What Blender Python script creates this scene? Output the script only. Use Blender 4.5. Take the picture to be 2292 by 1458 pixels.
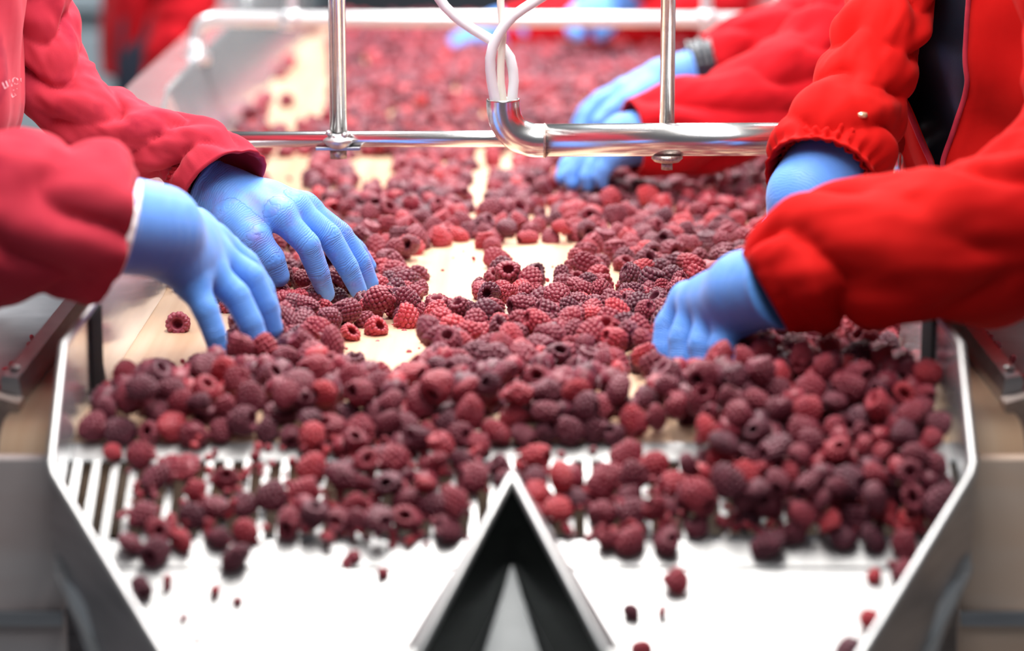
import bpy, math, random
import numpy as np
from mathutils import Vector, noise, Matrix
from mathutils.bvhtree import BVHTree

for o in list(bpy.data.objects):
    bpy.data.objects.remove(o, do_unlink=True)
scene = bpy.context.scene
COL = scene.collection
random.seed(11)
rng = np.random.default_rng(11)

# ------------------------------------------------------------------ camera
F = 6367.0                       # focal length in pixels of the 2292 px frame (100 mm on 36 mm)
CX, CY = 1146.0, 729.0
PITCH = math.radians(11.44)
CZ = 1.375
cam_data = bpy.data.cameras.new('camera')
cam = bpy.data.objects.new('camera', cam_data)
COL.objects.link(cam)
cam.location = (0, 0, CZ)
cam.rotation_euler = (math.radians(90) - PITCH, 0, 0)
cam_data.sensor_width = 36
cam_data.lens = 36 * F / 2292
cam_data.clip_start = 0.05
cam_data.clip_end = 60
cam_data.dof.use_dof = True
cam_data.dof.focus_distance = 2.43
cam_data.dof.aperture_fstop = 3.3
scene.camera = cam

# ------------------------------------------------------------------ world, exposure
world = bpy.data.worlds.new('hall_ambient')
scene.world = world
world.use_nodes = True
bg = world.node_tree.nodes['Background']
bg.inputs[0].default_value = (0.86, 0.92, 1.0, 1)
bg.inputs[1].default_value = 0.09
scene.view_settings.view_transform = 'Standard'
scene.view_settings.look = 'None'
scene.view_settings.gamma = 1.0
scene.view_settings.use_curve_mapping = False
scene.view_settings.exposure = 0.40


def area_light(name, loc, sx, sy, power, color=(1, 0.97, 0.94), parent=None, rot=(0, 0, 0)):
    l = bpy.data.lights.new(name, 'AREA')
    l.shape = 'RECTANGLE'
    l.size, l.size_y = sx, sy
    l.energy = power
    l.color = color
    o = bpy.data.objects.new(name, l)
    COL.objects.link(o)
    o.location = loc
    o.rotation_euler = rot
    if parent:
        o.parent = parent
    return o


LAMP_W = 29.0     # power of each hanging lamp over the belt


# ------------------------------------------------------------------ projection helpers
def U(px, py, Y):
    """world point seen at photo pixel (px, py) that lies at distance Y down the hall"""
    a = PITCH + math.atan((py - CY) / F)
    z = CZ - Y * math.tan(a)
    Z = Y * math.cos(PITCH) + (CZ - z) * math.sin(PITCH)
    return Vector(((px - CX) / F * Z, Y, z))


def UZ(px, py, z):
    a = PITCH + math.atan((py - CY) / F)
    return U(px, py, (CZ - z) / math.tan(a))


def proj(p):
    Z = p[1] * math.cos(PITCH) + (CZ - p[2]) * math.sin(PITCH)
    dn = -p[1] * math.sin(PITCH) + (CZ - p[2]) * math.cos(PITCH)
    return CX + F * p[0] / Z, CY + F * dn / Z, Z


# ------------------------------------------------------------------ materials
MATS = {}


def principled(name):
    m = bpy.data.materials.new(name)
    m.use_nodes = True
    nt = m.node_tree
    return m, nt, nt.nodes['Principled BSDF']


def N(nt, kind, **kw):
    n = nt.nodes.new(kind)
    for k, v in kw.items():
        setattr(n, k, v)
    return n


def ramp(nt, stops, fac):
    r = N(nt, 'ShaderNodeValToRGB')
    e = r.color_ramp.elements
    while len(e) < len(stops):
        e.new(0.5)
    for el, (p, c) in zip(e, stops):
        el.position = p
        el.color = (*c, 1)
    nt.links.new(fac, r.inputs[0])
    return r.outputs[0]


def noise_tex(nt, scale=(1, 1, 1), sc=5.0, detail=3.0, coord='Object', rough=0.55):
    tc = N(nt, 'ShaderNodeTexCoord')
    mp = N(nt, 'ShaderNodeMapping')
    mp.inputs['Scale'].default_value = scale
    nt.links.new(tc.outputs[coord], mp.inputs[0])
    t = N(nt, 'ShaderNodeTexNoise')
    t.inputs['Scale'].default_value = sc
    t.inputs['Detail'].default_value = detail
    t.inputs['Roughness'].default_value = rough
    nt.links.new(mp.outputs[0], t.inputs[0])
    return t.outputs[0]


def bump(nt, bsdf, h, strength=0.2, dist=0.002):
    b = N(nt, 'ShaderNodeBump')
    b.inputs['Strength'].default_value = strength
    b.inputs['Distance'].default_value = dist
    nt.links.new(h, b.inputs['Height'])
    nt.links.new(b.outputs[0], bsdf.inputs['Normal'])


def mat_steel(name, c0, c1, rough0, rough1, scale=(6, 60, 6), sc=3.0, metallic=1.0, bmp=0.05):
    m, nt, b = principled(name)
    n1 = noise_tex(nt, scale, sc, 4)
    nt.links.new(ramp(nt, [(0.3, c0), (0.7, c1)], n1), b.inputs['Base Color'])
    mr = N(nt, 'ShaderNodeMapRange')
    mr.inputs[3].default_value = rough0
    mr.inputs[4].default_value = rough1
    nt.links.new(noise_tex(nt, (4, 4, 4), 4.0, 3), mr.inputs[0])
    nt.links.new(mr.outputs[0], b.inputs['Roughness'])
    b.inputs['Metallic'].default_value = metallic
    if bmp:
        bump(nt, b, n1, bmp, 0.001)
    MATS[name] = m
    return m


def mat_fabric(name, c0, c1, stain=None, sheen=0.35, tint=(1, 0.6, 0.6), rough=0.82):
    m, nt, b = principled(name)
    n1 = noise_tex(nt, (1, 1, 1), 9.0, 5)
    col = ramp(nt, [(0.32, c0), (0.68, c1)], n1)
    if stain:
        n2 = noise_tex(nt, (1, 1, 1), 16.0, 4)
        f = ramp(nt, [(0.56, (0, 0, 0)), (0.74, (1, 1, 1))], n2)
        mx = N(nt, 'ShaderNodeMix', data_type='RGBA')
        nt.links.new(f, mx.inputs[0])
        nt.links.new(col, mx.inputs[6])
        mx.inputs[7].default_value = (*stain, 1)
        col = mx.outputs[2]
    nt.links.new(col, b.inputs['Base Color'])
    b.inputs['Roughness'].default_value = rough
    b.inputs['Sheen Weight'].default_value = sheen
    b.inputs['Sheen Roughness'].default_value = 0.4
    b.inputs['Sheen Tint'].default_value = (*tint, 1)
    b.inputs['Specular IOR Level'].default_value = 0.08
    bump(nt, b, noise_tex(nt, (1, 1, 1), 900.0, 2), 0.12, 0.0006)
    MATS[name] = m
    return m


def mat_plain(name, c, rough=0.6, metallic=0.0, var=0.12, sc=8.0, spec=0.5):
    m, nt, b = principled(name)
    n1 = noise_tex(nt, (1, 1, 1), sc, 3)
    lo = tuple(x * (1 - var) for x in c)
    hi = tuple(min(1, x * (1 + var)) for x in c)
    nt.links.new(ramp(nt, [(0.3, lo), (0.7, hi)], n1), b.inputs['Base Color'])
    b.inputs['Roughness'].default_value = rough
    b.inputs['Metallic'].default_value = metallic
    b.inputs['Specular IOR Level'].default_value = spec
    MATS[name] = m
    return m


mat_steel('steel_bright', (0.50, 0.50, 0.50), (0.59, 0.59, 0.585), 0.42, 0.55, (60, 4, 4))
mat_steel('steel_guard', (0.66, 0.69, 0.72), (0.76, 0.79, 0.81), 0.12, 0.22, (4, 4, 60), metallic=0.72)
mat_steel('steel_tube', (0.66, 0.66, 0.66), (0.80, 0.80, 0.79), 0.17, 0.30, (2, 30, 30))
mat_steel('steel_dark', (0.34, 0.34, 0.36), (0.48, 0.48, 0.50), 0.28, 0.42, (5, 5, 40))
mat_steel('steel_apron', (0.62, 0.66, 0.69), (0.74, 0.77, 0.80), 0.30, 0.45, (3, 30, 3), metallic=0.4)
mat_steel('steel_rough', (0.35, 0.27, 0.24), (0.55, 0.47, 0.42), 0.35, 0.6, (200, 200, 200), 2.0, bmp=0.5)
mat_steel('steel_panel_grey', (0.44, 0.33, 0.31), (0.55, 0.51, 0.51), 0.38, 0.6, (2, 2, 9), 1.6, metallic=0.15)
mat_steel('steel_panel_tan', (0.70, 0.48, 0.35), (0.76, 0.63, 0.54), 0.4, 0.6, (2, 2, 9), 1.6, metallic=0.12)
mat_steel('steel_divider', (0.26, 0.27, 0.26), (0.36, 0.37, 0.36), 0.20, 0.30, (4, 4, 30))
mat_steel('steel_shaded', (0.16, 0.165, 0.165), (0.24, 0.245, 0.245), 0.40, 0.5, (4, 4, 4), bmp=0)  # steel darkened in colour to stand for the shade inside the divider
mat_plain('black_rubber', (0.006, 0.006, 0.007), 0.8, spec=0.2)
mat_plain('cable_white', (0.74, 0.75, 0.78), 0.45, var=0.03)
mat_plain('cable_cream', (0.80, 0.77, 0.68), 0.45, var=0.03)
mat_plain('tube_white', (0.74, 0.74, 0.76), 0.3, metallic=0.5, var=0.04)
mat_plain('cabinet_grey', (0.36, 0.43, 0.47), 0.5, var=0.08, sc=2)
mat_plain('dark_grey', (0.02, 0.022, 0.026), 0.7)
mat_plain('hall_wall', (0.10, 0.11, 0.13), 0.8, sc=1)
mat_plain('hall_floor', (0.23, 0.24, 0.25), 0.5, sc=2)
mat_plain('lamp_housing', (0.6, 0.6, 0.6), 0.4)
mat_plain('trousers_dark', (0.02, 0.025, 0.045), 0.85)
mat_plain('skin', (0.55, 0.32, 0.22), 0.55)
mat_plain('cap_white', (0.75, 0.78, 0.82), 0.8)
mat_plain('shoe_rubber', (0.03, 0.03, 0.03), 0.7)
mat_plain('cuff_white', (0.85, 0.84, 0.86), 0.8)
mat_plain('thread_pink', (0.80, 0.42, 0.45), 0.7)
mat_plain('button_brass', (0.75, 0.66, 0.42), 0.3, metallic=0.7)
mat_fabric('jacket_faded', (0.42, 0.024, 0.046), (0.54, 0.044, 0.070), stain=(0.25, 0.010, 0.034), sheen=0.08, tint=(1, 0.62, 0.66))
mat_fabric('jacket_red', (0.43, 0.004, 0.004), (0.56, 0.010, 0.008), sheen=0.04, tint=(1, 0.45, 0.4))
mat_fabric('jacket_crimson', (0.42, 0.006, 0.012), (0.53, 0.010, 0.018), sheen=0.10, tint=(1, 0.5, 0.5))
mat_fabric('cuff_maroon', (0.20, 0.008, 0.015), (0.30, 0.012, 0.02), sheen=0.2)
mat_fabric('vest_navy', (0.006, 0.008, 0.016), (0.014, 0.018, 0.03), sheen=0.0, rough=0.33)
MATS['vest_navy'].node_tree.nodes['Principled BSDF'].inputs['Specular IOR Level'].default_value = 0.6


def mat_glove(name, stained):
    m, nt, b = principled(name)
    n1 = noise_tex(nt, (1, 1, 1), 14.0, 3)
    col = ramp(nt, [(0.3, (0.085, 0.27, 0.78)), (0.7, (0.115, 0.34, 0.86))], n1)
    if stained:
        n2 = noise_tex(nt, (1, 1, 1), 45.0, 5)
        f = ramp(nt, [(0.50, (0, 0, 0)), (0.74, (0.55, 0.55, 0.55))], n2)
        mx = N(nt, 'ShaderNodeMix', data_type='RGBA')
        nt.links.new(f, mx.inputs[0])
        nt.links.new(col, mx.inputs[6])
        mx.inputs[7].default_value = (0.22, 0.10, 0.42, 1)
        col = mx.outputs[2]
    nt.links.new(col, b.inputs['Base Color'])
    b.inputs['Roughness'].default_value = 0.55
    b.inputs['Subsurface Weight'].default_value = 0.0
    b.inputs['Sheen Weight'].default_value = 0.15
    al = N(nt, 'ShaderNodeAttribute', attribute_name='along').outputs['Fac']
    cr_ = N(nt, 'ShaderNodeAttribute', attribute_name='crease').outputs['Fac']
    nz = noise_tex(nt, (1, 1, 1), 55.0, 3)

    def M_(op, x, y):
        k = N(nt, 'ShaderNodeMath', operation=op)
        for i_, q in enumerate((x, y)):
            if isinstance(q, (int, float)):
                k.inputs[i_].default_value = q
            elif q is not None:
                nt.links.new(q, k.inputs[i_])
        return k.outputs[0]
    ph = M_('ADD', M_('MULTIPLY', al, 1500.0), M_('MULTIPLY', nz, 15.0))
    wv = M_('POWER', M_('ABSOLUTE', M_('SINE', ph, None), None), 0.4)
    hgt = M_('ADD', M_('MULTIPLY', wv, cr_), M_('MULTIPLY', nz, 0.8))
    bump(nt, b, hgt, 0.55, 0.0009)
    MATS[name] = m


mat_glove('glove_stained', True)
mat_glove('glove_blue', False)


def mat_belt():
    m, nt, b = principled('belt_peach')
    n1 = noise_tex(nt, (14, 0.5, 1), 4.0, 5)
    n2 = noise_tex(nt, (1, 1, 1), 5.0, 4)
    c = ramp(nt, [(0.25, (0.66, 0.40, 0.24)), (0.55, (0.80, 0.56, 0.38)), (0.8, (0.86, 0.66, 0.50))], n1)
    f = ramp(nt, [(0.55, (0, 0, 0)), (0.8, (0.5, 0.5, 0.5))], n2)
    mx = N(nt, 'ShaderNodeMix', data_type='RGBA')
    nt.links.new(f, mx.inputs[0])
    nt.links.new(c, mx.inputs[6])
    mx.inputs[7].default_value = (0.62, 0.26, 0.18, 1)
    nt.links.new(mx.outputs[2], b.inputs['Base Color'])
    b.inputs['Roughness'].default_value = 0.30
    b.inputs['Specular IOR Level'].default_value = 0.6
    bump(nt, b, n1, 0.04, 0.001)
    MATS['belt_peach'] = m


mat_belt()


def mat_berry(name, source):
    m, nt, b = principled(name)
    if source == 'object':
        r = N(nt, 'ShaderNodeAttribute', attribute_name='tint', attribute_type='OBJECT').outputs['Fac']
    else:
        r = N(nt, 'ShaderNodeAttribute', attribute_name='tint').outputs['Fac']
    c = ramp(nt, [(0.0, (0.08, 0.012, 0.026)), (0.4, (0.16, 0.014, 0.030)), (0.72, (0.25, 0.018, 0.034)),
                  (0.92, (0.33, 0.020, 0.034)), (1.0, (0.45, 0.03, 0.04))], r)
    n = noise_tex(nt, (1, 1, 1), 130.0, 3)
    f = ramp(nt, [(0.45, (0, 0, 0)), (0.8, (0.4, 0.4, 0.4))], n)
    mx = N(nt, 'ShaderNodeMix', data_type='RGBA')
    nt.links.new(f, mx.inputs[0])
    nt.links.new(c, mx.inputs[6])
    mx.inputs[7].default_value = (0.36, 0.09, 0.13, 1)
    nt.links.new(mx.outputs[2], b.inputs['Base Color'])
    b.inputs['Roughness'].default_value = 0.50
    b.inputs['Specular IOR Level'].default_value = 0.45
    b.inputs['Sheen Weight'].default_value = 0.22
    b.inputs['Sheen Roughness'].default_value = 0.35
    b.inputs['Sheen Tint'].default_value = (1.0, 0.72, 0.80, 1)
    bump(nt, b, noise_tex(nt, (1, 1, 1), 900.0, 2), 0.25, 0.0005)
    MATS[name] = m


mat_berry('berry_single', 'object')
mat_berry('berry_mass', 'attr')


# ------------------------------------------------------------------ object helpers
def tag(o, label=None, cat=None, group=None, kind=None):
    if label:
        o['label'] = label
    if cat:
        o['category'] = cat
    if group:
        o['group'] = group
    if kind:
        o['kind'] = kind
    return o


def mesh_obj(name, verts, faces, mat, parent=None, smooth=False):
    me = bpy.data.meshes.new(name)
    me.from_pydata([tuple(v) for v in verts], [], faces)
    me.update()
    if mat:
        me.materials.append(MATS[mat])
    if smooth:
        me.polygons.foreach_set('use_smooth', [True] * len(me.polygons))
    o = bpy.data.objects.new(name, me)
    COL.objects.link(o)
    if parent:
        o.parent = parent
        o.matrix_parent_inverse = Matrix.Translation(-parent.location)
    return o


def empty(name, loc=(0, 0, 0)):
    o = bpy.data.objects.new(name, None)
    COL.objects.link(o)
    o.location = loc
    o.empty_display_size = 0.05
    return o


def bevel(o, w, seg=2):
    md = o.modifiers.new('bevel', 'BEVEL')
    md.width = w
    md.segments = seg
    md.limit_method = 'ANGLE'
    return o


def solidify(o, t, offset=-1):
    md = o.modifiers.new('solid', 'SOLIDIFY')
    md.thickness = t
    md.offset = offset
    return o


def box(name, lo, hi, mat, parent=None, bev=0.0):
    x0, y0, z0 = lo
    x1, y1, z1 = hi
    v = [(x0, y0, z0), (x1, y0, z0), (x1, y1, z0), (x0, y1, z0), (x0, y0, z1), (x1, y0, z1), (x1, y1, z1), (x0, y1, z1)]
    f = [(0, 3, 2, 1), (4, 5, 6, 7), (0, 1, 5, 4), (1, 2, 6, 5), (2, 3, 7, 6), (3, 0, 4, 7)]
    o = mesh_obj(name, v, f, mat, parent)
    if bev:
        bevel(o, bev)
    return o


def catmull(pts, n):
    """sample a Catmull-Rom curve through rows of pts (any width) at n points, evenly by arc length"""
    P = np.array(pts, float)
    P = np.vstack([2 * P[0] - P[1], P, 2 * P[-1] - P[-2]])
    out = []
    for i in range(1, len(P) - 2):
        t = np.linspace(0, 1, 24, endpoint=False)[:, None]
        a, b, c, d = P[i - 1], P[i], P[i + 1], P[i + 2]
        out.append(0.5 * (2 * b + (c - a) * t + (2 * a - 5 * b + 4 * c - d) * t ** 2 + (3 * b - a - 3 * c + d) * t ** 3))
    out.append(P[-2][None])
    Q = np.vstack(out)
    L = np.concatenate([[0], np.cumsum(np.linalg.norm(np.diff(Q[:, :3], axis=0), axis=1))])
    s = np.linspace(0, L[-1], n)
    return np.stack([np.interp(s, L, Q[:, k]) for k in range(Q.shape[1])], 1), s


def frames(P):
    T = np.gradient(P, axis=0)
    T /= np.linalg.norm(T, axis=1)[:, None]
    up = np.array([0, 0, 1.0])
    if abs(T[0] @ up) > 0.9:
        up = np.array([0, 1.0, 0])
    n = np.cross(T[0], np.cross(up, T[0]))
    n /= np.linalg.norm(n)
    Ns = [n]
    for i in range(1, len(P)):
        n = Ns[-1] - T[i] * (Ns[-1] @ T[i])
        n /= np.linalg.norm(n)
        Ns.append(n)
    Ns = np.array(Ns)
    return T, Ns, np.cross(T, Ns)


def tube(name, pts, r, mat, parent=None, seg=16, n=None, cap=True, smooth_path=True):
    """a round tube along pts; r a number or one per point"""
    rr = [r] * len(pts) if not hasattr(r, '__len__') else r
    rows = [list(p) + [q] for p, q in zip(pts, rr)]
    if smooth_path:
        Q, _ = catmull(rows, n or max(2, 10 * (len(pts) - 1)))
    else:
        Q = np.array(rows, float)
    P, R = Q[:, :3], Q[:, 3]
    T, A, B = frames(P)
    v, f = [], []
    for i in range(len(P)):
        for k in range(seg):
            a = 2 * math.pi * k / seg
            v.append(P[i] + R[i] * (math.cos(a) * A[i] + math.sin(a) * B[i]))
    for i in range(len(P) - 1):
        for k in range(seg):
            k2 = (k + 1) % seg
            f.append((i * seg + k, i * seg + k2, (i + 1) * seg + k2, (i + 1) * seg + k))
    if cap:
        f.append(tuple(reversed(range(seg))))
        f.append(tuple(range((len(P) - 1) * seg, len(P) * seg)))
    return mesh_obj(name, v, f, mat, parent, smooth=True)


def plate(name, poly, thick, mat, parent=None, bev=0.0):
    """a flat sheet: 3-D polygon with thickness along its normal"""
    P = [Vector(p) for p in poly]
    n = Vector((0, 0, 0))
    for i in range(len(P)):
        n += P[i].cross(P[(i + 1) % len(P)])
    n.normalize()
    k = len(P)
    v = [p for p in P] + [p - n * thick for p in P]
    f = [tuple(range(k)), tuple(reversed(range(k, 2 * k)))]
    for i in range(k):
        j = (i + 1) % k
        f.append((i, i + k, j + k, j))
    o = mesh_obj(name, v, f, mat, parent)
    if bev:
        bevel(o, bev, 1)
    return o


def grid_faces(nr, nc, closed=True):
    f = []
    for i in range(nr - 1):
        for k in range(nc if closed else nc - 1):
            k2 = (k + 1) % nc
            f.append((i * nc + k, i * nc + k2, (i + 1) * nc + k2, (i + 1) * nc + k))
    return f


# ------------------------------------------------------------------ implicit surfaces (surface nets)
def surface_net(fn, lo, hi, h):
    lo, hi = np.array(lo, np.float32), np.array(hi, np.float32)
    n = np.maximum(np.ceil((hi - lo) / h).astype(int) + 1, 4)
    ax = [lo[k] + h * np.arange(n[k], dtype=np.float32) for k in range(3)]
    G = np.stack(np.meshgrid(*ax, indexing='ij'), -1).reshape(-1, 3)
    V = fn(G).reshape(n).astype(np.float32)
    c = n - 1
    acc = np.zeros((*c, 3), np.float32)
    cnt = np.zeros(tuple(c), np.float32)
    corners = [(i, j, k) for i in (0, 1) for j in (0, 1) for k in (0, 1)]

    def sub(cc):
        return V[cc[0]:cc[0] + c[0], cc[1]:cc[1] + c[1], cc[2]:cc[2] + c[2]]
    for a in corners:
        for axis in range(3):
            if a[axis] == 0:
                b = list(a)
                b[axis] = 1
                va, vb = sub(a), sub(tuple(b))
                m = (va < 0) != (vb < 0)
                if not m.any():
                    continue
                d = va - vb
                t = np.where(m, va / np.where(m, d, 1), 0)
                off = np.zeros((*c, 3), np.float32)
                for q in range(3):
                    off[..., q] = a[q] + (t if q == axis else 0)
                acc += off * m[..., None]
                cnt += m
    mask = cnt > 0
    idx = -np.ones(tuple(c), np.int64)
    idx[mask] = np.arange(mask.sum())
    base = np.argwhere(mask).astype(np.float32)
    verts = lo + h * (base + acc[mask] / cnt[mask][:, None])
    faces = []
    for axis in range(3):
        o1, o2 = (axis + 1) % 3, (axis + 2) % 3
        sl_a = [slice(1, -1)] * 3
        sl_b = [slice(1, -1)] * 3
        sl_a[axis] = slice(0, -1)
        sl_b[axis] = slice(1, None)
        va, vb = V[tuple(sl_a)], V[tuple(sl_b)]
        for flip in (False, True):
            m = ((va < 0) & (vb >= 0)) if not flip else ((va >= 0) & (vb < 0))
            q = np.argwhere(m)
            if not len(q):
                continue
            p = q.copy()
            p[:, o1] += 1
            p[:, o2] += 1
            e1, e2 = np.zeros(3, int), np.zeros(3, int)
            e1[o1] = 1
            e2[o2] = 1

            def g(w):
                return idx[w[:, 0], w[:, 1], w[:, 2]]
            quad = np.stack([g(p - e1 - e2), g(p - e2), g(p), g(p - e1)], 1)
            if flip:
                quad = quad[:, ::-1]
            faces.append(quad)
    return verts, np.vstack(faces)


def np_mesh(name, verts, faces, mat, parent=None, smooth=True):
    me = bpy.data.meshes.new(name)
    nf, k = faces.shape
    me.vertices.add(len(verts))
    me.vertices.foreach_set('co', np.asarray(verts, np.float32).ravel())
    me.loops.add(nf * k)
    me.loops.foreach_set('vertex_index', np.asarray(faces, np.int32).ravel())
    me.polygons.add(nf)
    me.polygons.foreach_set('loop_start', np.arange(0, nf * k, k, dtype=np.int32))
    me.polygons.foreach_set('loop_total', np.full(nf, k, np.int32))
    me.polygons.foreach_set('use_smooth', np.full(nf, smooth, bool))
    me.update(calc_edges=True)
    me.validate()
    me.materials.append(MATS[mat])
    o = bpy.data.objects.new(name, me)
    COL.objects.link(o)
    if parent:
        o.parent = parent
        o.matrix_parent_inverse = Matrix.Translation(-parent.location)
    return o


def seg_d(P, a, b, ra, rb):
    a, b = np.asarray(a, np.float32), np.asarray(b, np.float32)
    ba = b - a
    L2 = float(ba @ ba) + 1e-12
    pa = P - a
    t = np.clip(pa @ ba / L2, 0, 1)
    d = np.linalg.norm(pa - t[:, None] * ba, axis=1) - (ra + (rb - ra) * t)
    return d, t


def smin(a, b, k):
    h = np.clip(0.5 + 0.5 * (b - a) / k, 0, 1)
    return b + (a - b) * h - k * h * (1 - h)


def ell_d(P, c, r):
    r = np.asarray(r, np.float32)
    q = (P - np.asarray(c, np.float32)) / r
    l = np.linalg.norm(q, axis=1)
    return (l - 1) * float(r.min())


OCC = []      # discs of arms and hands (point, radius), used to judge which berries the photo shows
ARMS = {}     # sleeve centre lines by person: the body's arms follow them
KEEP = []     # finger capsules that berries must not enter


def make_hand(name, wrist, fore, fingers, thumb, parent, mat, h=0.0015, scale=1.0, rim=True, wr=0.024, flat=None):
    """gloved hand: wrist point, forearm point inside the sleeve, four fingers of
    [MCP, PIP, DIP, TIP] from index to little finger, thumb [CMC, MCP, IP, TIP]"""
    S = scale
    fingers = [[Vector(p) for p in f] for f in fingers]
    thumb = [Vector(p) for p in thumb]
    wrist, fore = Vector(wrist), Vector(fore)
    fr = [(0.0122, 0.0108, 0.0095, 0.0076), (0.0124, 0.0110, 0.0096, 0.0078), (0.0118, 0.0104, 0.0092, 0.0074), (0.0106, 0.0092, 0.0082, 0.0066)]
    tr = (0.0165, 0.0138, 0.0122, 0.0098)
    allp = [wrist, fore] + [p for f in fingers for p in f] + thumb
    lo = [min(p[k] for p in allp) - 0.036 * S for k in range(3)]
    hi = [max(p[k] for p in allp) + 0.036 * S for k in range(3)]
    fd = (wrist - fore).normalized()

    def fn(P):
        P = P.astype(np.float32)
        d = seg_d(P, fore, wrist, wr * 1.06 * S, wr * S)[0]
        for i, f in enumerate(fingers):
            d2 = seg_d(P, wrist + (f[0] - wrist) * 0.08, f[0], 0.0185 * S, 0.0128 * S)[0]
            d = smin(d, d2, 0.013 * S)
        for i in range(3):
            m0 = wrist + (fingers[i][0] - wrist) * 0.6
            m1 = wrist + (fingers[i + 1][0] - wrist) * 0.6
            d = smin(d, seg_d(P, m0, m1, 0.0135 * S, 0.0135 * S)[0], 0.010 * S)
            d = smin(d, seg_d(P, fingers[i][0], fingers[i + 1][0], 0.0105 * S, 0.0105 * S)[0], 0.006 * S)
        # thumb
        tb = wrist + (thumb[0] - wrist) * 0.4
        d = smin(d, seg_d(P, tb, thumb[0], 0.019 * S, tr[0] * S)[0], 0.012 * S)
        d = smin(d, seg_d(P, thumb[0], thumb[1], tr[0] * S, tr[1] * S)[0], 0.010 * S)
        # the web between thumb and index
        web = (thumb[1] + fingers[0][0]) / 2
        d = smin(d, seg_d(P, wrist + (web - wrist) * 0.5, wrist + (web - wrist) * 0.78, 0.0125 * S, 0.009 * S)[0], 0.010 * S)
        chains = [(thumb[1:], tr[1:], None)] + [(f, r, None) for f, r in zip(fingers, fr)]
        out = d
        for pts, rr, _ in chains:
            dc = None
            s0 = 0.0
            for j in range(len(pts) - 1):
                L = (pts[j + 1] - pts[j]).length
                dd, t = seg_d(P, pts[j], pts[j + 1], rr[j] * S, rr[j + 1] * S)
                # knuckle wrinkles
                for jj in (j, j + 1):
                    if 0 < jj < len(pts) - 1:
                        u = (t * L) if jj == j else (t - 1) * L
                        dd = dd + 0.00024 * np.exp(-(u / 0.007) ** 2) * np.cos(u * 2 * math.pi / 0.0062)
                dc = dd if dc is None else smin(dc, dd, 0.0012 * S)
            out = smin(out, dc, 0.0055 * S) if pts is not thumb else out
        # cut off the glove inside the sleeve
        cut = -((P - np.array(fore, np.float32)) @ np.array(fd, np.float32))
        out = np.maximum(out, cut)
        if rim:
            ru = np.abs((P - np.array(fore, np.float32)) @ np.array(fd, np.float32) - 0.003)
            rad = np.linalg.norm((P - np.array(fore, np.float32)) - ((P - np.array(fore, np.float32)) @ np.array(fd, np.float32))[:, None] * np.array(fd, np.float32), axis=1)
            out = smin(out, np.sqrt(ru ** 2 + (rad - wr * 1.06 * S) ** 2) - 0.0022, 0.002)
        # drawn wrinkles of the thin glove, running across the hand
        w = (P - np.array(wrist, np.float32)) @ np.array(fd, np.float32)
        ph = P[:, 0] * 90 + P[:, 2] * 60
        out = out + 0.00015 * np.sin(w * 520 + 3.0 * np.sin(ph) + 2.0 * np.sin(P[:, 2] * 130 + P[:, 1] * 90)) * np.exp(-(w / 0.028) ** 2)
        return out
    v, f = surface_net(fn, lo, hi, h)
    o = np_mesh(name, v, f, mat, parent)
    md = o.modifiers.new('smooth', 'SMOOTH')
    md.factor = 0.5
    md.iterations = 2
    best = np.full(len(v), 1e9)
    along = np.zeros(len(v))
    wgt = np.zeros(len(v))
    for ch_, (pts, rr) in enumerate([(thumb, tr)] + list(zip(fingers, fr))):
        s0 = 0.0
        for j in range(3):
            L = (pts[j + 1] - pts[j]).length
            dd, t = seg_d(v.astype(np.float32), pts[j], pts[j + 1], rr[j] * S, rr[j + 1] * S)
            m = dd < best
            best = np.where(m, dd, best)
            along = np.where(m, s0 + t * L, along)
            w_ = np.exp(-((t * L) / 0.009) ** 2) * (1.0 if j else 0.6) + (np.exp(-(((1 - t) * L) / 0.009) ** 2) if j < 2 else 0) + 0.12
            wgt = np.where(m, w_, wgt)
            s0 += L
    q_ = (v - np.array(wrist)) @ np.array(fd)
    near = best > 0.004
    along = np.where(near, q_, along)
    wgt = np.where(near, 0.75 * np.exp(-((q_ + 0.005) / 0.022) ** 2) + 0.15, wgt)
    for nm_, arr in (('along', along), ('crease', wgt)):
        at = o.data.attributes.new(nm_, 'FLOAT', 'POINT')
        at.data.foreach_set('value', arr.astype(np.float32))
    for fch in fingers + [thumb]:
        for j in range(len(fch) - 1):
            KEEP.append((fch[j], fch[j + 1], 0.0095 * S))
            OCC.append(((fch[j] + fch[j + 1]) / 2, 0.010))
    OCC.append((wrist, 0.03))
    OCC.append(((wrist + fingers[1][0]) / 2, 0.034))
    return o


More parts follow.
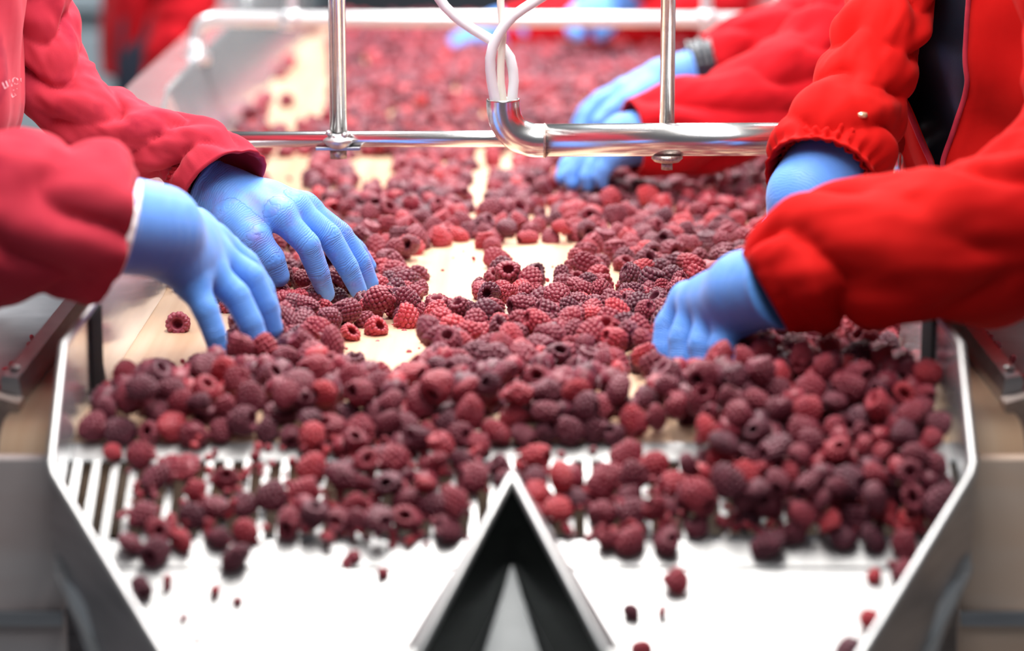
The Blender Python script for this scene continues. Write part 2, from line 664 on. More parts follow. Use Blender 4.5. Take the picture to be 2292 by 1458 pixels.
def make_sleeve(name, rows, parent, mat, seed=1, amp=0.006, lam=0.05, inner=0.05, hem_flare=0.0, n=None, M=96, gather=0.0, squash=1.0, slant=0.5):
    """sleeve swept hem-first along rows of (point, radius): bulging folds between sharp creases, turned-in hem"""
    data = [list(p) + [r] for p, r in rows]
    Q, s = catmull(data, n or 150)
    P, R = Q[:, :3], Q[:, 3]
    T, A, B = frames(P)
    v = []
    off = Vector((seed * 3.7, seed * 1.9, seed * 5.3))

    def disp(i, a, si):
        c, sn = math.cos(a), math.sin(a)
        w = noise.noise(Vector((c * 0.9, sn * 0.9, si * 7)) + off)
        w2 = noise.noise(Vector((c * 2.0, sn * 2.0, si * 16)) + off * 2)
        phase = si / lam + slant * math.sin(a + seed) + 0.75 * w
        rdg = abs(math.sin(math.pi * phase)) ** 0.7
        k = 0.60 + 0.80 * max(-0.5, w2)
        ramp_in = min(1.0, si / 0.03 + 0.25)
        d = amp * k * (rdg - 0.62) * 1.6 * ramp_in
        d += amp * 0.6 * noise.noise(Vector((c * 1.3, sn * 1.3, si * 18)) + off * 3) * ramp_in
        d += amp * 0.12 * noise.noise(Vector((c * 5, sn * 5, si * 60)) + off)
        d += hem_flare * math.exp(-si / 0.012)
        if gather:
            d += gather * math.sin(a * 26 + 3 * w) * math.exp(-((si - 0.012) / 0.012) ** 2)
            d -= gather * 3.0 * math.exp(-((si - 0.012) / 0.008) ** 2)
        return d
    nin = max(3, int(inner / (s[-1] / (len(s) - 1))))
    order = [(i, -0.0035) for i in range(nin, 0, -1)] + [(0, -0.0028)] + [(i, 0.0) for i in range(len(P))]
    for i, dr in order:
        for k in range(M):
            a = 2 * math.pi * k / M
            r = R[i] + disp(i, a, s[i]) + dr
            v.append(P[i] + r * (math.cos(a) * A[i] + squash * math.sin(a) * B[i]))
    for dq, sh in ((0.35, 0.86), (0.62, 0.55), (0.72, 0.05)):     # rounded shoulder end
        for k in range(M):
            a = 2 * math.pi * k / M
            v.append(P[-1] + T[-1] * R[-1] * dq + R[-1] * sh * (math.cos(a) * A[-1] + squash * math.sin(a) * B[-1]))
    f = grid_faces(len(order) + 3, M)
    for p, r in rows:
        OCC.append((Vector(p), r * 0.9))
    for i in range(0, len(P), 12):
        OCC.append((Vector(P[i]), R[i] * 0.9))
    ARMS.setdefault(parent.name, []).append([(Vector(p), min(r, 0.05)) for p, r in rows[:1:-1]])
    return mesh_obj(name, v, f, mat, parent, smooth=True)


def make_ribbed_cuff(name, a, b, ra, rb, parent, mat, ribs=34, amp=0.0012):
    a, b = np.array(a), np.array(b)
    P = np.array([a + (b - a) * t for t in np.linspace(0, 1, 14)])
    T, A, B = frames(P)
    M = ribs * 5
    v = []
    for i in range(len(P)):
        t = i / (len(P) - 1)
        for k in range(M):
            an = 2 * math.pi * k / M
            r = ra + (rb - ra) * t + amp * math.sin(an * ribs) + 0.001 * math.sin(t * 14)
            v.append(P[i] + r * (math.cos(an) * A[i] + math.sin(an) * B[i]))
    o = mesh_obj(name, v, grid_faces(len(P), M), mat, parent, smooth=True)
    return solidify(o, 0.002)


# ================================================================== THE SETTING
fl = box('floor', (-4, -1.5, -0.05), (4, 9.0, 0.0), 'hall_floor')
tag(fl, 'grey concrete hall floor under the sorting line', kind='structure')
wb = box('wall_back', (-4, 9.0, 0.0), (4, 9.1, 3.6), 'hall_wall')
tag(wb, 'dark far wall of the sorting hall', kind='structure')

BZ = 0.90         # belt surface
END = 1.995        # where the belt starts to curve down at its front roller
RR = 0.040


def hw(Y):        # half width between the steel guards, at the belt
    if Y < 2.5:
        return 0.309
    if Y < 3.2:
        return 0.309 + (Y - 2.5) / 0.7 * 0.041
    return 0.351


# conveyor belt: one long loop, curved at the front and far rollers
def make_belt():
    prof = []
    Y1 = 5.15
    for i in range(40):
        prof.append((Y1 - (Y1 - END) * i / 39, BZ))
    for i in range(1, 17):
        a = math.pi * i / 16
        prof.append((END - RR * math.sin(a), BZ - RR + RR * math.cos(a)))
    prof.append((Y1, BZ - 2 * RR))
    for i in range(1, 10):
        a = math.pi * i / 10
        prof.append((Y1 + RR * math.sin(a), BZ - RR - RR * math.cos(a)))
    v, f = [], []
    for (y, z) in prof:
        v += [(-0.365, y, z), (0.365, y, z)]
    k = len(prof)
    for i in range(k):
        j = (i + 1) % k
        f.append((2 * i, 2 * i + 1, 2 * j + 1, 2 * j))
    o = mesh_obj('conveyor_belt', v, f, 'belt_peach', smooth=True)
    solidify(o, 0.003, -1)
    return tag(o, 'long peach coloured conveyor belt running away under the raspberries', 'conveyor belt')


make_belt()

# machine frame: panels, legs, cross beams
fr = empty('sorting_machine', (0, 2.6, 0))
tag(fr, 'dirty steel frame and front panels carrying the conveyor belt', 'machine')
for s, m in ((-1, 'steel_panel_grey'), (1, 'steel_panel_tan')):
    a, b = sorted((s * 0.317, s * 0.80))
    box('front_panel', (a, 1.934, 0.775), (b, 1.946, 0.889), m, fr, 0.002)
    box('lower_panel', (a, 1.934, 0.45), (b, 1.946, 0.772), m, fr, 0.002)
    box('panel_ledge', (a, 1.927, 0.768), (b, 1.933, 0.779), 'steel_dark', fr, 0.001)
    for Y in (2.1, 3.5, 4.9):
        a, b = sorted((s * 0.30, s * 0.345))
        box('leg', (a, Y, 0.0), (b, Y + 0.045, 0.80), 'steel_dark', fr, 0.002)
    a, b = sorted((s * 0.30, s * 0.345))
    box('side_beam', (a, 2.10, 0.745), (b, 5.1, 0.80), 'steel_dark', fr, 0.002)
for Y in (2.1, 4.9):
    box('cross_beam', (-0.30, Y, 0.745), (0.30, Y + 0.04, 0.79), 'steel_dark', fr, 0.002)

# side guards: outward leaning polished walls with a flat flange, thin front seal
for s, word in ((-1, 'left'), (1, 'right')):
    Ys = list(np.linspace(2.11, 5.1, 34))
    v = []
    for y in Ys:
        h0 = hw(y)
        lean = 0.014 if y < 2.5 else 0.014 + min(1, (y - 2.5) / 0.7) * 0.024
        v += [(s * h0, y, BZ + 0.003), (s * (h0 + lean), y, BZ + 0.098), (s * (h0 + lean + 0.003), y, BZ + 0.101), (s * (h0 + lean + 0.046), y, BZ + 0.101), (s * (h0 + lean + 0.047), y, BZ + 0.085)]
    f = []
    for i in range(len(Ys) - 1):
        for k in range(4):
            q = (i * 5 + k, i * 5 + k + 1, (i + 1) * 5 + k + 1, (i + 1) * 5 + k)
            f.append(q if s > 0 else q[::-1])
    g = empty('side_guard', (s * 0.33, 3.5, BZ))
    tag(g, 'polished steel guard wall along the %s edge of the belt' % word, 'guard rail', 'steel guard walls of the belt')
    w = mesh_obj('guard_wall', v, f, 'steel_guard', g)
    solidify(w, 0.0025, 0)
    a, b = sorted((s * (hw(2.1) - 0.003), s * (hw(2.1) + 0.006)))
    st = plate('seal_strip', [(s * 0.3085, 2.045, BZ + 0.002), (s * 0.3085, 2.100, BZ + 0.002), (s * 0.3085, 2.100, BZ + 0.066), (s * 0.3085, 2.045, BZ + 0.066)], 0.003 * -s, 'black_rubber', g)
    st['label'] = 'black rubber strip at the guard joint'
    for y in (2.82, 4.4):
        lean = hw(y) + 0.014 + min(1, (y - 2.5) / 0.7) * 0.024
        tube('bolt', [(s * (lean + 0.02), y, BZ + 0.098), (s * (lean + 0.02), y, BZ + 0.108)], 0.0045, 'steel_tube', g, seg=6, smooth_path=False)

# outer guide rails and side trays
for s, word in ((-1, 'left'), (1, 'right')):
    g = empty('guide_rail', (s * 0.372, 2.05, BZ))
    tag(g, 'steel guide rail bar outside the %s guard wall, front end cut off' % word, 'rail', 'guide rails beside the belt')
    # chamfered bar
    sec = [(0.3595, 0.003), (0.3595, 0.012), (0.362, 0.024), (0.373, 0.026), (0.375, 0.023), (0.375, 0.003)]
    v, f = [], []
    for y in (2.035, 4.6):
        v += [(s * x, y, BZ + z) for x, z in sec]
    k = len(sec)
    for i in range(k):
        j = (i + 1) % k
        f.append((i, j, j + k, i + k) if s < 0 else (i, i + k, j + k, j))
    f.append(tuple(range(k)))
    f.append(tuple(range(k, 2 * k)))
    bar = mesh_obj('bar', v, f, 'steel_dark', g)
    for y in (2.055, 2.4):
        tube('rivet', [(s * 0.3675, y, BZ + 0.026), (s * 0.3675, y, BZ + 0.0285)], 0.004, 'steel_bright', bar, seg=10, smooth_path=False)
    e = mesh_obj('end_block', [(s * x, y, BZ + z) for y in (2.012, 2.034) for x, z in ((0.358, -0.02), (0.358, 0.010), (0.378, 0.016), (0.386, -0.02))],
                 [(0, 1, 2, 3), (4, 7, 6, 5), (0, 4, 5, 1), (1, 5, 6, 2), (2, 6, 7, 3), (3, 7, 4, 0)], 'steel_rough', g)
    t = empty('side_tray', (s * 0.43, 2.6, BZ - 0.01))
    tag(t, 'grey steel tray holding stray red crumbs on the %s side of the line' % word, 'tray', 'side trays of the line')
    xs = [0.377, 0.45, 0.475, 0.478]
    zs = [-0.002, -0.004, 0.008, 0.04]
    v = [(s * x, y, BZ + z) for y in (2.03, 4.6) for x, z in zip(xs, zs)]
    f = [(i, i + 1, i + 5, i + 4) if s < 0 else (i, i + 4, i + 5, i + 1) for i in range(3)]
    solidify(mesh_obj('tray_sheet', v, f, 'steel_dark', t), 0.002, 0)
    box('tray_support', tuple(min(a, b) for a, b in zip((s * 0.36, 2.06, 0.76), (s * 0.46, 2.10, 0.892))), tuple(max(a, b) for a, b in zip((s * 0.36, 2.06, 0.76), (s * 0.46, 2.10, 0.892))), 'steel_dark', t)

# ------------------------------------------------------------------ discharge chute with slotted grate and divider
ch = empty('discharge_chute', (0, 1.87, 0.83))
tag(ch, 'bright steel discharge chute with slotted grate and wedge divider at the belt end', 'chute')
GY0, GZ0 = 1.944, 0.885      # top of grate
GY1, GZ1 = 1.872, 0.847      # bottom of grate
SY, SZ = 1.849, 0.834        # fold to the slide
HX = 0.311
plate('shelf', [(-HX, 1.974, 0.8945), (HX, 1.974, 0.8945), (HX, GY0, GZ0), (-HX, GY0, GZ0)], -0.003, 'steel_bright', ch, 0.0008)
nslat = 47
pitch = 2 * (HX - 0.006) / (nslat - 1)
slat_me = None
for i in range(nslat):
    x = -HX + 0.006 + i * pitch
    if slat_me is None:
        w = 0.0026
        dv = Vector((0, GY1 - GY0, GZ1 - GZ0))
        nrm = Vector((0, GZ1 - GZ0, -(GY1 - GY0))).normalized() * 0.004
        pts = [Vector((-w, 0, 0)), Vector((w, 0, 0)), Vector((w, 0, 0)) + dv, Vector((-w, 0, 0)) + dv]
        v = pts + [p - nrm for p in pts]
        o = mesh_obj('slat', v, [(0, 1, 2, 3), (7, 6, 5, 4), (0, 4, 5, 1), (1, 5, 6, 2), (2, 6, 7, 3), (3, 7, 4, 0)], 'steel_bright', ch)
        slat_me = o.data
    else:
        o = bpy.data.objects.new('slat', slat_me)
        COL.objects.link(o)
        o.parent = ch
        o.matrix_parent_inverse = Matrix.Translation(-ch.location)
    o.location = (x, GY0, GZ0)
plate('lower_strip', [(-HX, GY1, GZ1), (HX, GY1, GZ1), (HX, SY, SZ), (-HX, SY, SZ)], -0.003, 'steel_bright', ch, 0.0008)
E_Y, E_Z = 1.56, SZ - (SY - 1.56) * 0.60
for s in (-1, 1):
    q = [(s * HX, SY - 0.0006, SZ - 0.001), (0, SY - 0.0006, SZ - 0.001), (0, 1.841, SZ - (SY - 1.841) * 0.6 - 0.0006), (s * 0.1245, E_Y, E_Z), (s * 0.15, E_Y, E_Z)]
    plate('slide', q if s < 0 else q[::-1], -0.003, 'steel_bright', ch, 0.0008)
# side plates: slanted front edge above, converging funnel below
for s in (-1, 1):
    X = s * (HX + 0.002)
    up = [(X, 2.10, 0.86), (X, 2.10, 0.968), (X, 1.942, 0.968), (X, 1.868, 0.896), (X, 1.868, 0.838), (X, 1.93, 0.86)]
    if s < 0:
        up = up[::-1]
    plate('side_plate', up, 0.0025, 'steel_guard', ch)
    p0, p1 = Vector((X, 1.868, 0.896)), Vector((s * 0.147, 1.545, 0.782))
    b0, b1 = Vector((X, 1.868, 0.826)), Vector((s * 0.147, 1.545, 0.615))
    q = [p0, p1, b1, b0]
    if s < 0:
        q = q[::-1]
    fp = plate('funnel_plate', q, 0.0025, 'steel_dark', ch)
    tube('rim', [(X, 2.095, 0.968), (X, 1.942, 0.968), (X, 1.872, 0.9), (X + (p1.x - X) * 0.02, 1.863, 0.894), p0.lerp(p1, 0.5), p1], 0.0031, 'steel_bright', ch, seg=10, smooth_path=False)
    gp = [U(1146 + s * 995, 1300, 1.835), U(1146 + s * 942, 1462, 1.80), U(1146 + s * 905, 1560, 1.78), U(1146 + s * 760, 1560, 1.72), U(1146 + s * 845, 1462, 1.76)]
    plate('gusset', gp if s > 0 else gp[::-1], 0.003, 'steel_apron', ch)
    c = U(1146 + s * 1010, 1285, 1.90)
    tube('bolt', [c + Vector((0, 0.06, 0)), c], 0.005, 'steel_tube', ch, seg=8, smooth_path=False)
# wedge divider: two plates meeting at an upstream nose
nose_t, nose_b = Vector((0, 1.842, 0.897)), Vector((0, 1.842, 0.838))
for s in (-1, 1):
    e_t, e_b = Vector((s * 0.118, 1.575, 0.738)), Vector((s * 0.118, 1.575, 0.515))
    q = [nose_t, e_t, e_b, nose_b]
    if s > 0:
        q = q[::-1]
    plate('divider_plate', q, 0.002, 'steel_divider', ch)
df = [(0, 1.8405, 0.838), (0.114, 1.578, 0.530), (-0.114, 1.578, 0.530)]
plate('divider_floor', df[::-1], -0.002, 'steel_shaded', ch)  # steep and dark coloured, so the wedge interior reads as shaded
tube('divider_rim', [(-0.118, 1.575, 0.739), (-0.0045, 1.834, 0.893), (0, 1.845, 0.899), (0.0045, 1.834, 0.893), (0.118, 1.575, 0.739)], 0.0032, 'steel_bright', ch, seg=10, smooth_path=False)
for s in (-1, 1):     # folded top flange of the divider, sloping down outwards
    a = Vector((0, 1.848, 0.9005))
    b = Vector((s * 0.058, 1.716, 0.8225))
    out = Vector((s * 0.012, 0.006, -0.010))
    q = [a, b, b + out, a + Vector((0, 0.016, -0.008))]
    plate('divider_flange', q if s < 0 else q[::-1], 0.002, 'steel_bright', ch)

# ------------------------------------------------------------------ pipe frame over the belt
pf = empty('lamp_frame', (0, 2.53, 1.0))
tag(pf, 'thin steel pipe frame crossing above the belt with two upright posts', 'frame')
L0, L1 = U(300, 313, 2.54), U(2000, 309, 2.54)
tube('cross_bar', [L0, L1], 0.0073, 'steel_tube', pf, seg=20, smooth_path=False)
for p in (L0, L1):
    tube('foot_post', [p, (p.x, p.y, 0.985)], 0.0065, 'steel_tube', pf, seg=16, smooth_path=False)
    s = 1 if p.x > 0 else -1
    a, b = sorted((s * 0.30, s * 0.37))
a = U(757, 296, 2.535)
TOPZ = 1.96
post = tube('post', [a, (a.x, a.y, TOPZ)], 0.0042, 'steel_tube', pf, seg=14, smooth_path=False)
for dx in (-0.0048, 0.0048):
    tube('post', [(a.x + dx, a.y + 0.003, a.z), (a.x + dx, a.y + 0.003, TOPZ)], 0.0030, 'steel_tube', pf, seg=12, smooth_path=False)
# clamp with saucer washer, weld beads and nut
def lathe(name, c, prof, mat, parent, seg=20):
    v = []
    for r, z in prof:
        for k in range(seg):
            an = 2 * math.pi * k / seg
            v.append((c[0] + r * math.cos(an), c[1] + r * math.sin(an), c[2] + z))
    f = grid_faces(len(prof), seg)
    f.append(tuple(reversed(range(seg))))
    f.append(tuple(range((len(prof) - 1) * seg, len(prof) * seg)))
    return mesh_obj(name, v, f, mat, parent, smooth=True)


cw = lathe('clamp_washer', (a.x, a.y - 0.003, a.z - 0.012), [(0.004, -0.004), (0.010, -0.0005), (0.0135, 0.004), (0.013, 0.006), (0.008, 0.009), (0.006, 0.011)], 'steel_bright', pf)
for k in range(7):
    an = k * 0.9
    lathe('weld_bead', (a.x + 0.009 * math.cos(an), a.y - 0.002 + 0.007 * math.sin(an), a.z - 0.002 + 0.002 * math.sin(k * 2.1)), [(0.0005, -0.0028), (0.0026, -0.0015), (0.0032, 0.0), (0.0024, 0.0018), (0.0005, 0.0028)], 'steel_bright', cw, 8)
box('clamp_plate', (a.x - 0.020, a.y - 0.009, a.z - 0.0155), (a.x + 0.020, a.y + 0.009, a.z - 0.0125), 'steel_dark', pf, 0.0005)
tube('nut', [(a.x, a.y, a.z - 0.0155), (a.x, a.y, a.z - 0.0235)], 0.0085, 'steel_rough', pf, seg=6, smooth_path=False)
b = U(1493, 275, 2.505)
tube('post', [b, (b.x, b.y, TOPZ)], 0.0066, 'steel_tube', pf, seg=18, smooth_path=False)

# thick conduit pipe with elbow, open end up
cp = empty('conduit_pipe', U(1400, 314, 2.49))
tag(cp, 'thick steel conduit pipe with an upturned elbow holding the cables', 'pipe')
Yc = 2.49
e0 = U(1126, 222, Yc)
ctr = [U(1126, 222, Yc), U(1127, 248, Yc), U(1135, 276, Yc), U(1156, 300, Yc), U(1188, 313, Yc), U(1222, 315, Yc)]
elbow = tube('elbow', ctr, 0.0148, 'steel_tube', cp, seg=32, n=40, cap=False)
solidify(elbow, 0.0012, -1)
tube('pipe', [U(1222, 314, Yc), U(2050, 310, Yc)], 0.0146, 'steel_tube', cp, seg=32, cap=True, smooth_path=False)
wr_ = U(1219, 315, Yc)
tube('weld_ring', [wr_ - Vector((0.0012, 0, 0)), wr_, wr_ + Vector((0.0012, 0, 0))], [0.0149, 0.0156, 0.0149], 'steel_rough', elbow, seg=32, smooth_path=False)
bb = U(1493, 352, Yc - 0.002)
lathe('bolt_flange', (bb.x, bb.y, bb.z - 0.001), [(0.013, 0.003), (0.014, 0.0), (0.011, -0.003), (0.006, -0.004)], 'steel_rough', cp, 14)
tube('nut', [(bb.x, bb.y, bb.z - 0.004), (bb.x, bb.y, bb.z - 0.011)], 0.0055, 'steel_rough', cp, seg=6, smooth_path=False)
# end support of the conduit
pe = U(2050, 310, Yc)
tube('foot_post', [(pe.x - 0.012, pe.y, pe.z), (pe.x - 0.012, pe.y, 0.985)], 0.008, 'steel_tube', cp, seg=14, smooth_path=False)

cables = [
    ('cable', 'light grey cable curving from the elbow up to the left', 'cable_white', 0.0045,
     [(1142, 262, 2.492), (1146, 222, 2.492), (1150, 175, 2.494), (1140, 125, 2.496), (1112, 97, 2.50), (1062, 68, 2.50), (1020, 38, 2.50), (985, 0, 2.50), (960, -60, 2.50), (930, -200, 2.50)]),
    ('cable', 'light grey cable crossing in front, curving up to the right', 'cable_white', 0.0046,
     [(1118, 262, 2.488), (1108, 222, 2.486), (1099, 170, 2.484), (1098, 125, 2.482), (1112, 84, 2.482), (1142, 42, 2.482), (1180, 14, 2.484), (1215, -8, 2.486), (1300, -70, 2.49), (1380, -200, 2.50)]),
    ('cable', 'thin cream cable rising straight between two grey cables', 'cable_cream', 0.0033,
     [(1130, 262, 2.490), (1126, 222, 2.490), (1121, 175, 2.490), (1122, 120, 2.490), (1126, 70, 2.492), (1121, 20, 2.492), (1122, -30, 2.492), (1135, -200, 2.496)])]
for nm, lab, m, r, pts in cables:
    P = [U(*p) for p in pts]
    for zz in (0.03, 0.08, 0.2):
        P.append(P[len(pts) - 1] + Vector((0.06 * zz * (1 if P[len(pts) - 1].x > 0 else -1), 0, zz)))
    P.append(Vector((P[-1].x, P[-1].y, TOPZ)))
    tag(tube(nm, P, r, m, seg=16, n=90), lab, 'cable')

# hanging lamps: one above the frame, one farther along (both above the picture)
for k, (yc, lab) in enumerate(((2.30, 'hanging linear lamp carried by the pipe frame over the belt'), (4.2, 'second hanging linear lamp farther down the belt'))):
    lf = empty('hanging_lamp', (0, yc, 2.0))
    tag(lf, lab, 'lamp', 'lamps over the belt')
    ln = 0.85
    box('housing', (-0.20, yc - ln, 1.972), (0.20, yc + ln, 2.04), 'lamp_housing', lf, 0.004)
    for sx in (-0.15, 0.15):
        for sy in (-ln * 0.9, ln * 0.9):
            tube('suspension_rod', [(sx, yc + sy, 2.04), (sx, yc + sy, 3.6)], 0.004, 'steel_dark', lf, seg=8, smooth_path=False)
    al = area_light('lamp_light', (0, 0, 0), 0.34, 2 * ln - 0.06, LAMP_W, parent=lf)
    al.location = (0, 0, -0.032)

# unseen fill lamps, added to brighten the background cabinets and the front panels
for k, (lx, ly, lab) in enumerate(((-1.3, 4.2, 'added fill lamp over the left workers'), (1.3, 4.2, 'added fill lamp over the right workers'), (0.0, -0.1, 'added fill lamp before the discharge end'))):
    lf = empty('fill_lamp', (lx, ly, 3.2))
    tag(lf, lab, 'lamp', 'added fill lamps')
    box('housing', (lx - 0.35, ly - 0.65, 3.2), (lx + 0.35, ly + 0.65, 3.27), 'lamp_housing', lf, 0.004)
    tube('suspension_rod', [(lx, ly, 3.27), (lx, ly, 3.6)], 0.006, 'steel_dark', lf, seg=8, smooth_path=False)
    al = area_light('lamp_light', (0, 0, -0.004), 0.62, 1.2, 60.0 if ly > 1 else 15.0, color=(0.92, 0.97, 1.0), parent=lf)

# far pipe frame across the belt
ff = empty('far_pipe_frame', (0, 3.55, 1.0))
tag(ff, 'pale bent tube frame standing across the far part of the belt', 'frame')
Yf = 3.56
tube('hoop', [U(440, 150, Yf), U(440, 100, Yf), U(446, 62, Yf), U(475, 45, Yf), U(530, 43, Yf), U(900, 44, Yf), U(1400, 44, Yf), U(1650, 44, Yf), U(1705, 48, Yf), U(1732, 70, Yf), U(1738, 110, Yf), U(1738, 150, Yf)], 0.0098, 'tube_white', ff, seg=18, n=120)
for px in (440, 1738):
    p = U(px, 140, Yf)
    lathe('foot', (p.x, p.y, 0.990), [(0.018, 0.0), (0.018, 0.012), (0.011, 0.016), (0.010, 0.03)], 'tube_white', ff, 16)
for px in (650, 1582):
    tube('strut', [U(px, 46, Yf), U(px, -60, Yf), U(px, -420, Yf)], 0.0075, 'tube_white', ff, seg=12)
    p = U(px, 44, Yf)
    lathe('collar', (p.x, p.y, p.z), [(0.010, -0.012), (0.0155, -0.010), (0.0155, 0.010), (0.010, 0.012)], 'tube_white', ff, 16)
tube('drop_strut', [U(1582, 50, Yf), U(1580, 118, Yf)], 0.0075, 'tube_white', ff, seg=12)
p = U(1580, 118, Yf)
lathe('drop_foot', (p.x, p.y, p.z), [(0.012, -0.014), (0.016, -0.008), (0.016, 0.006), (0.008, 0.01)], 'tube_white', ff, 16)

# background machines
bm_ = empty('grey_cabinet', (-0.95, 6.0, 0))
tag(bm_, 'large grey steel cabinet behind the left workers', 'cabinet')
box('body', (-1.60, 5.9, 0.0), (-0.80, 6.6, 0.84), 'cabinet_grey', bm_, 0.006)
box('top', (-1.63, 5.87, 0.845), (-0.775, 6.6, 0.885), 'cabinet_grey', bm_, 0.006)
cdoor = box('door', (-1.25, 5.885, 0.10), (-0.83, 5.899, 0.80), 'cabinet_grey', bm_, 0.004)
box('handle', (-0.87, 5.865, 0.55), (-0.85, 5.884, 0.68), 'steel_tube', cdoor, 0.003)
b2 = empty('pale_cabinet', (-0.62, 6.4, 0))
tag(b2, 'pale grey machine column beyond the grey cabinet', 'cabinet')
box('body', (-0.735, 6.3, 0.0), (-0.45, 6.9, 0.93), 'cabinet_grey', b2, 0.006)
box('lid', (-0.745, 6.29, 0.93), (-0.44, 6.9, 0.96), 'steel_apron', b2, 0.004)
box('door', (-0.715, 6.288, 0.10), (-0.47, 6.299, 0.86), 'cabinet_grey', b2, 0.003)


# ================================================================== PEOPLE
def make_body(root, cx, cy, facing, lean, shoulders_z, arms, sc=1.0, thick=1.0):
    """continuous body: head with face, neck, trunk, arms down to the wrists, legs, boots.
    facing = unit (x, y); lean = how far the chest comes forward"""
    fx, fy = facing
    side = Vector((-fy, fx, 0))
    fw = Vector((fx, fy, 0))
    base = Vector((cx, cy, 0)) - fw * 0.06
    hipz, shz = 0.90 * sc, shoulders_z
    hip = base + Vector((0, 0, hipz))
    chest = base + fw * lean + Vector((0, 0, shz - 0.10))
    neck = base + fw * (lean * 1.15) + Vector((0, 0, shz + 0.05))
    head = neck + fw * 0.06 + Vector((0, 0, 0.15))
    prim = []

    def fn(P):
        d = seg_d(P, hip, chest, 0.105 * thick, 0.11 * thick)[0]
        d = smin(d, seg_d(P, chest - side * 0.11 + Vector((0, 0, 0.05)), chest + side * 0.11 + Vector((0, 0, 0.05)), 0.065 * thick, 0.065 * thick)[0], 0.05 * thick)
        d = smin(d, seg_d(P, hip - side * 0.07, hip + side * 0.07, 0.10 * thick, 0.10 * thick)[0], 0.05 * thick)
        d = smin(d, seg_d(P, chest, head, 0.06, 0.05)[0], 0.03)
        d = smin(d, ell_d(P, head, (0.078, 0.085, 0.115)), 0.02)
        d = smin(d, seg_d(P, head + fw * 0.075 + Vector((0, 0, 0.01)), head + fw * 0.098 - Vector((0, 0, 0.02)), 0.010, 0.015)[0], 0.012)
        d = smin(d, seg_d(P, head + fw * 0.07 - side * 0.02 - Vector((0, 0, 0.062)), head + fw * 0.07 + side * 0.02 - Vector((0, 0, 0.062)), 0.011, 0.011)[0], 0.01)
        for s in (-1, 1):
            d = smin(d, ell_d(P, head + side * s * 0.08, (0.016, 0.016, 0.032)), 0.008)
            d = np.maximum(d, -(np.linalg.norm(P - np.array(head + fw * 0.092 + side * s * 0.032 + Vector((0, 0, 0.012)), np.float32), axis=1) - 0.014))
            kn = base + side * s * 0.10 + fw * 0.03 + Vector((0, 0, 0.48 * sc))
            an = base + side * s * 0.11 + Vector((0, 0, 0.08))
            d = smin(d, seg_d(P, hip + side * s * 0.08, kn, 0.085, 0.062)[0], 0.03)
            d = smin(d, seg_d(P, kn, an, 0.060, 0.042)[0], 0.02)
            d = smin(d, seg_d(P, an - Vector((0, 0, 0.04)), an + fw * 0.15 - Vector((0, 0, 0.045)), 0.042, 0.034)[0], 0.02)
        for arm in arms:
            for j in range(len(arm) - 1):
                d = smin(d, seg_d(P, arm[j][0], arm[j + 1][0], arm[j][1] * 0.62, arm[j + 1][1] * 0.62)[0], 0.012)
        d = np.maximum(d, 0.002 - P[:, 2])
        return d
    allp = [hip, chest, head] + [Vector(p[0]) for a in arms for p in a]
    lo = [min(p[0] for p in allp) - 0.28, min(p[1] for p in allp) - 0.28, -0.03]
    hi = [max(p[0] for p in allp) + 0.28, max(p[1] for p in allp) + 0.28, head.z + 0.16]
    v, f = surface_net(fn, lo, hi, 0.013)
    o = np_mesh('body', v, f, 'trousers_dark', root)
    o.data.materials.append(MATS['skin'])
    zz = np.array([p.center.z for p in o.data.polygons])
    o.data.polygons.foreach_set('material_index', (zz > shz + 0.03).astype(np.int32))
    # hair cap
    th, ph = 20, 28
    cv = []
    for i in range(th):
        t = math.pi * 0.55 * i / (th - 1)
        for k in range(ph):
            p = 2 * math.pi * k / ph
            rr = 1.0 + 0.02 * math.sin(p * 9) * math.sin(t)
            c = head + Vector((0.090 * math.sin(t) * math.cos(p) * rr, 0.096 * math.sin(t) * math.sin(p) * rr, 0.125 * math.cos(t))) - fw * 0.01
            cv.append(c)
    cap = mesh_obj('cap', cv, grid_faces(th, ph), 'cap_white', root, smooth=True)
    solidify(cap, 0.002, 1)
    return chest, side, fw


def make_jacket(root, rings, mat, facing_ang, opening=None, seed=0, amp=0.008, M=96, nz=90, name='jacket'):
    """rings: (cx, cy, z, ra along facing, rb across); opening(z) = half angle of the open front or None"""
    Q, _ = catmull([[r[0], r[1], r[2], r[3], r[4]] for r in rings], nz)
    v = []
    off = Vector((seed * 2.3, seed * 4.1, seed))
    for (cx, cy, z, ra, rb) in Q:
        a0 = opening(z) if opening else 0.0
        for k in range(M + 1 if opening else M):
            if opening:
                a = a0 + (2 * math.pi - 2 * a0) * k / M
            else:
                a = 2 * math.pi * k / M
            w = noise.noise(Vector((math.cos(a) * 1.6, math.sin(a) * 1.6, z * 5)) + off)
            fold = amp * (abs(math.sin(a * 5.5 + 2.6 * w + z * 4)) - 0.6) * (0.5 + w) + amp * 0.9 * noise.noise(Vector((math.cos(a) * 3, math.sin(a) * 3, z * 14)) + off)
            edge = 0.0
            if opening:
                dd = min(a - a0, 2 * math.pi - a0 - a)
                edge = 0.006 * math.exp(-(dd / 0.10) ** 2)
            lx, ly = (ra + fold + edge) * math.cos(a), (rb + fold + edge) * math.sin(a)
            c, s = math.cos(facing_ang), math.sin(facing_ang)
            v.append((cx + lx * c - ly * s, cy + lx * s + ly * c, z))
    cols = M + 1 if opening else M
    o = mesh_obj(name, v, grid_faces(len(Q), cols, closed=not opening), mat, root, smooth=True)
    solidify(o, 0.004, -1)
    return o


def add_collar(root, chest, mat):
    pass


# ---- worker at the left, both hands on the belt --------------------------------------------------
A = empty('person', (-0.60, 2.34, 0))
tag(A, 'person in faded red jacket reaching in from the left, both blue gloves over the berries', 'person')
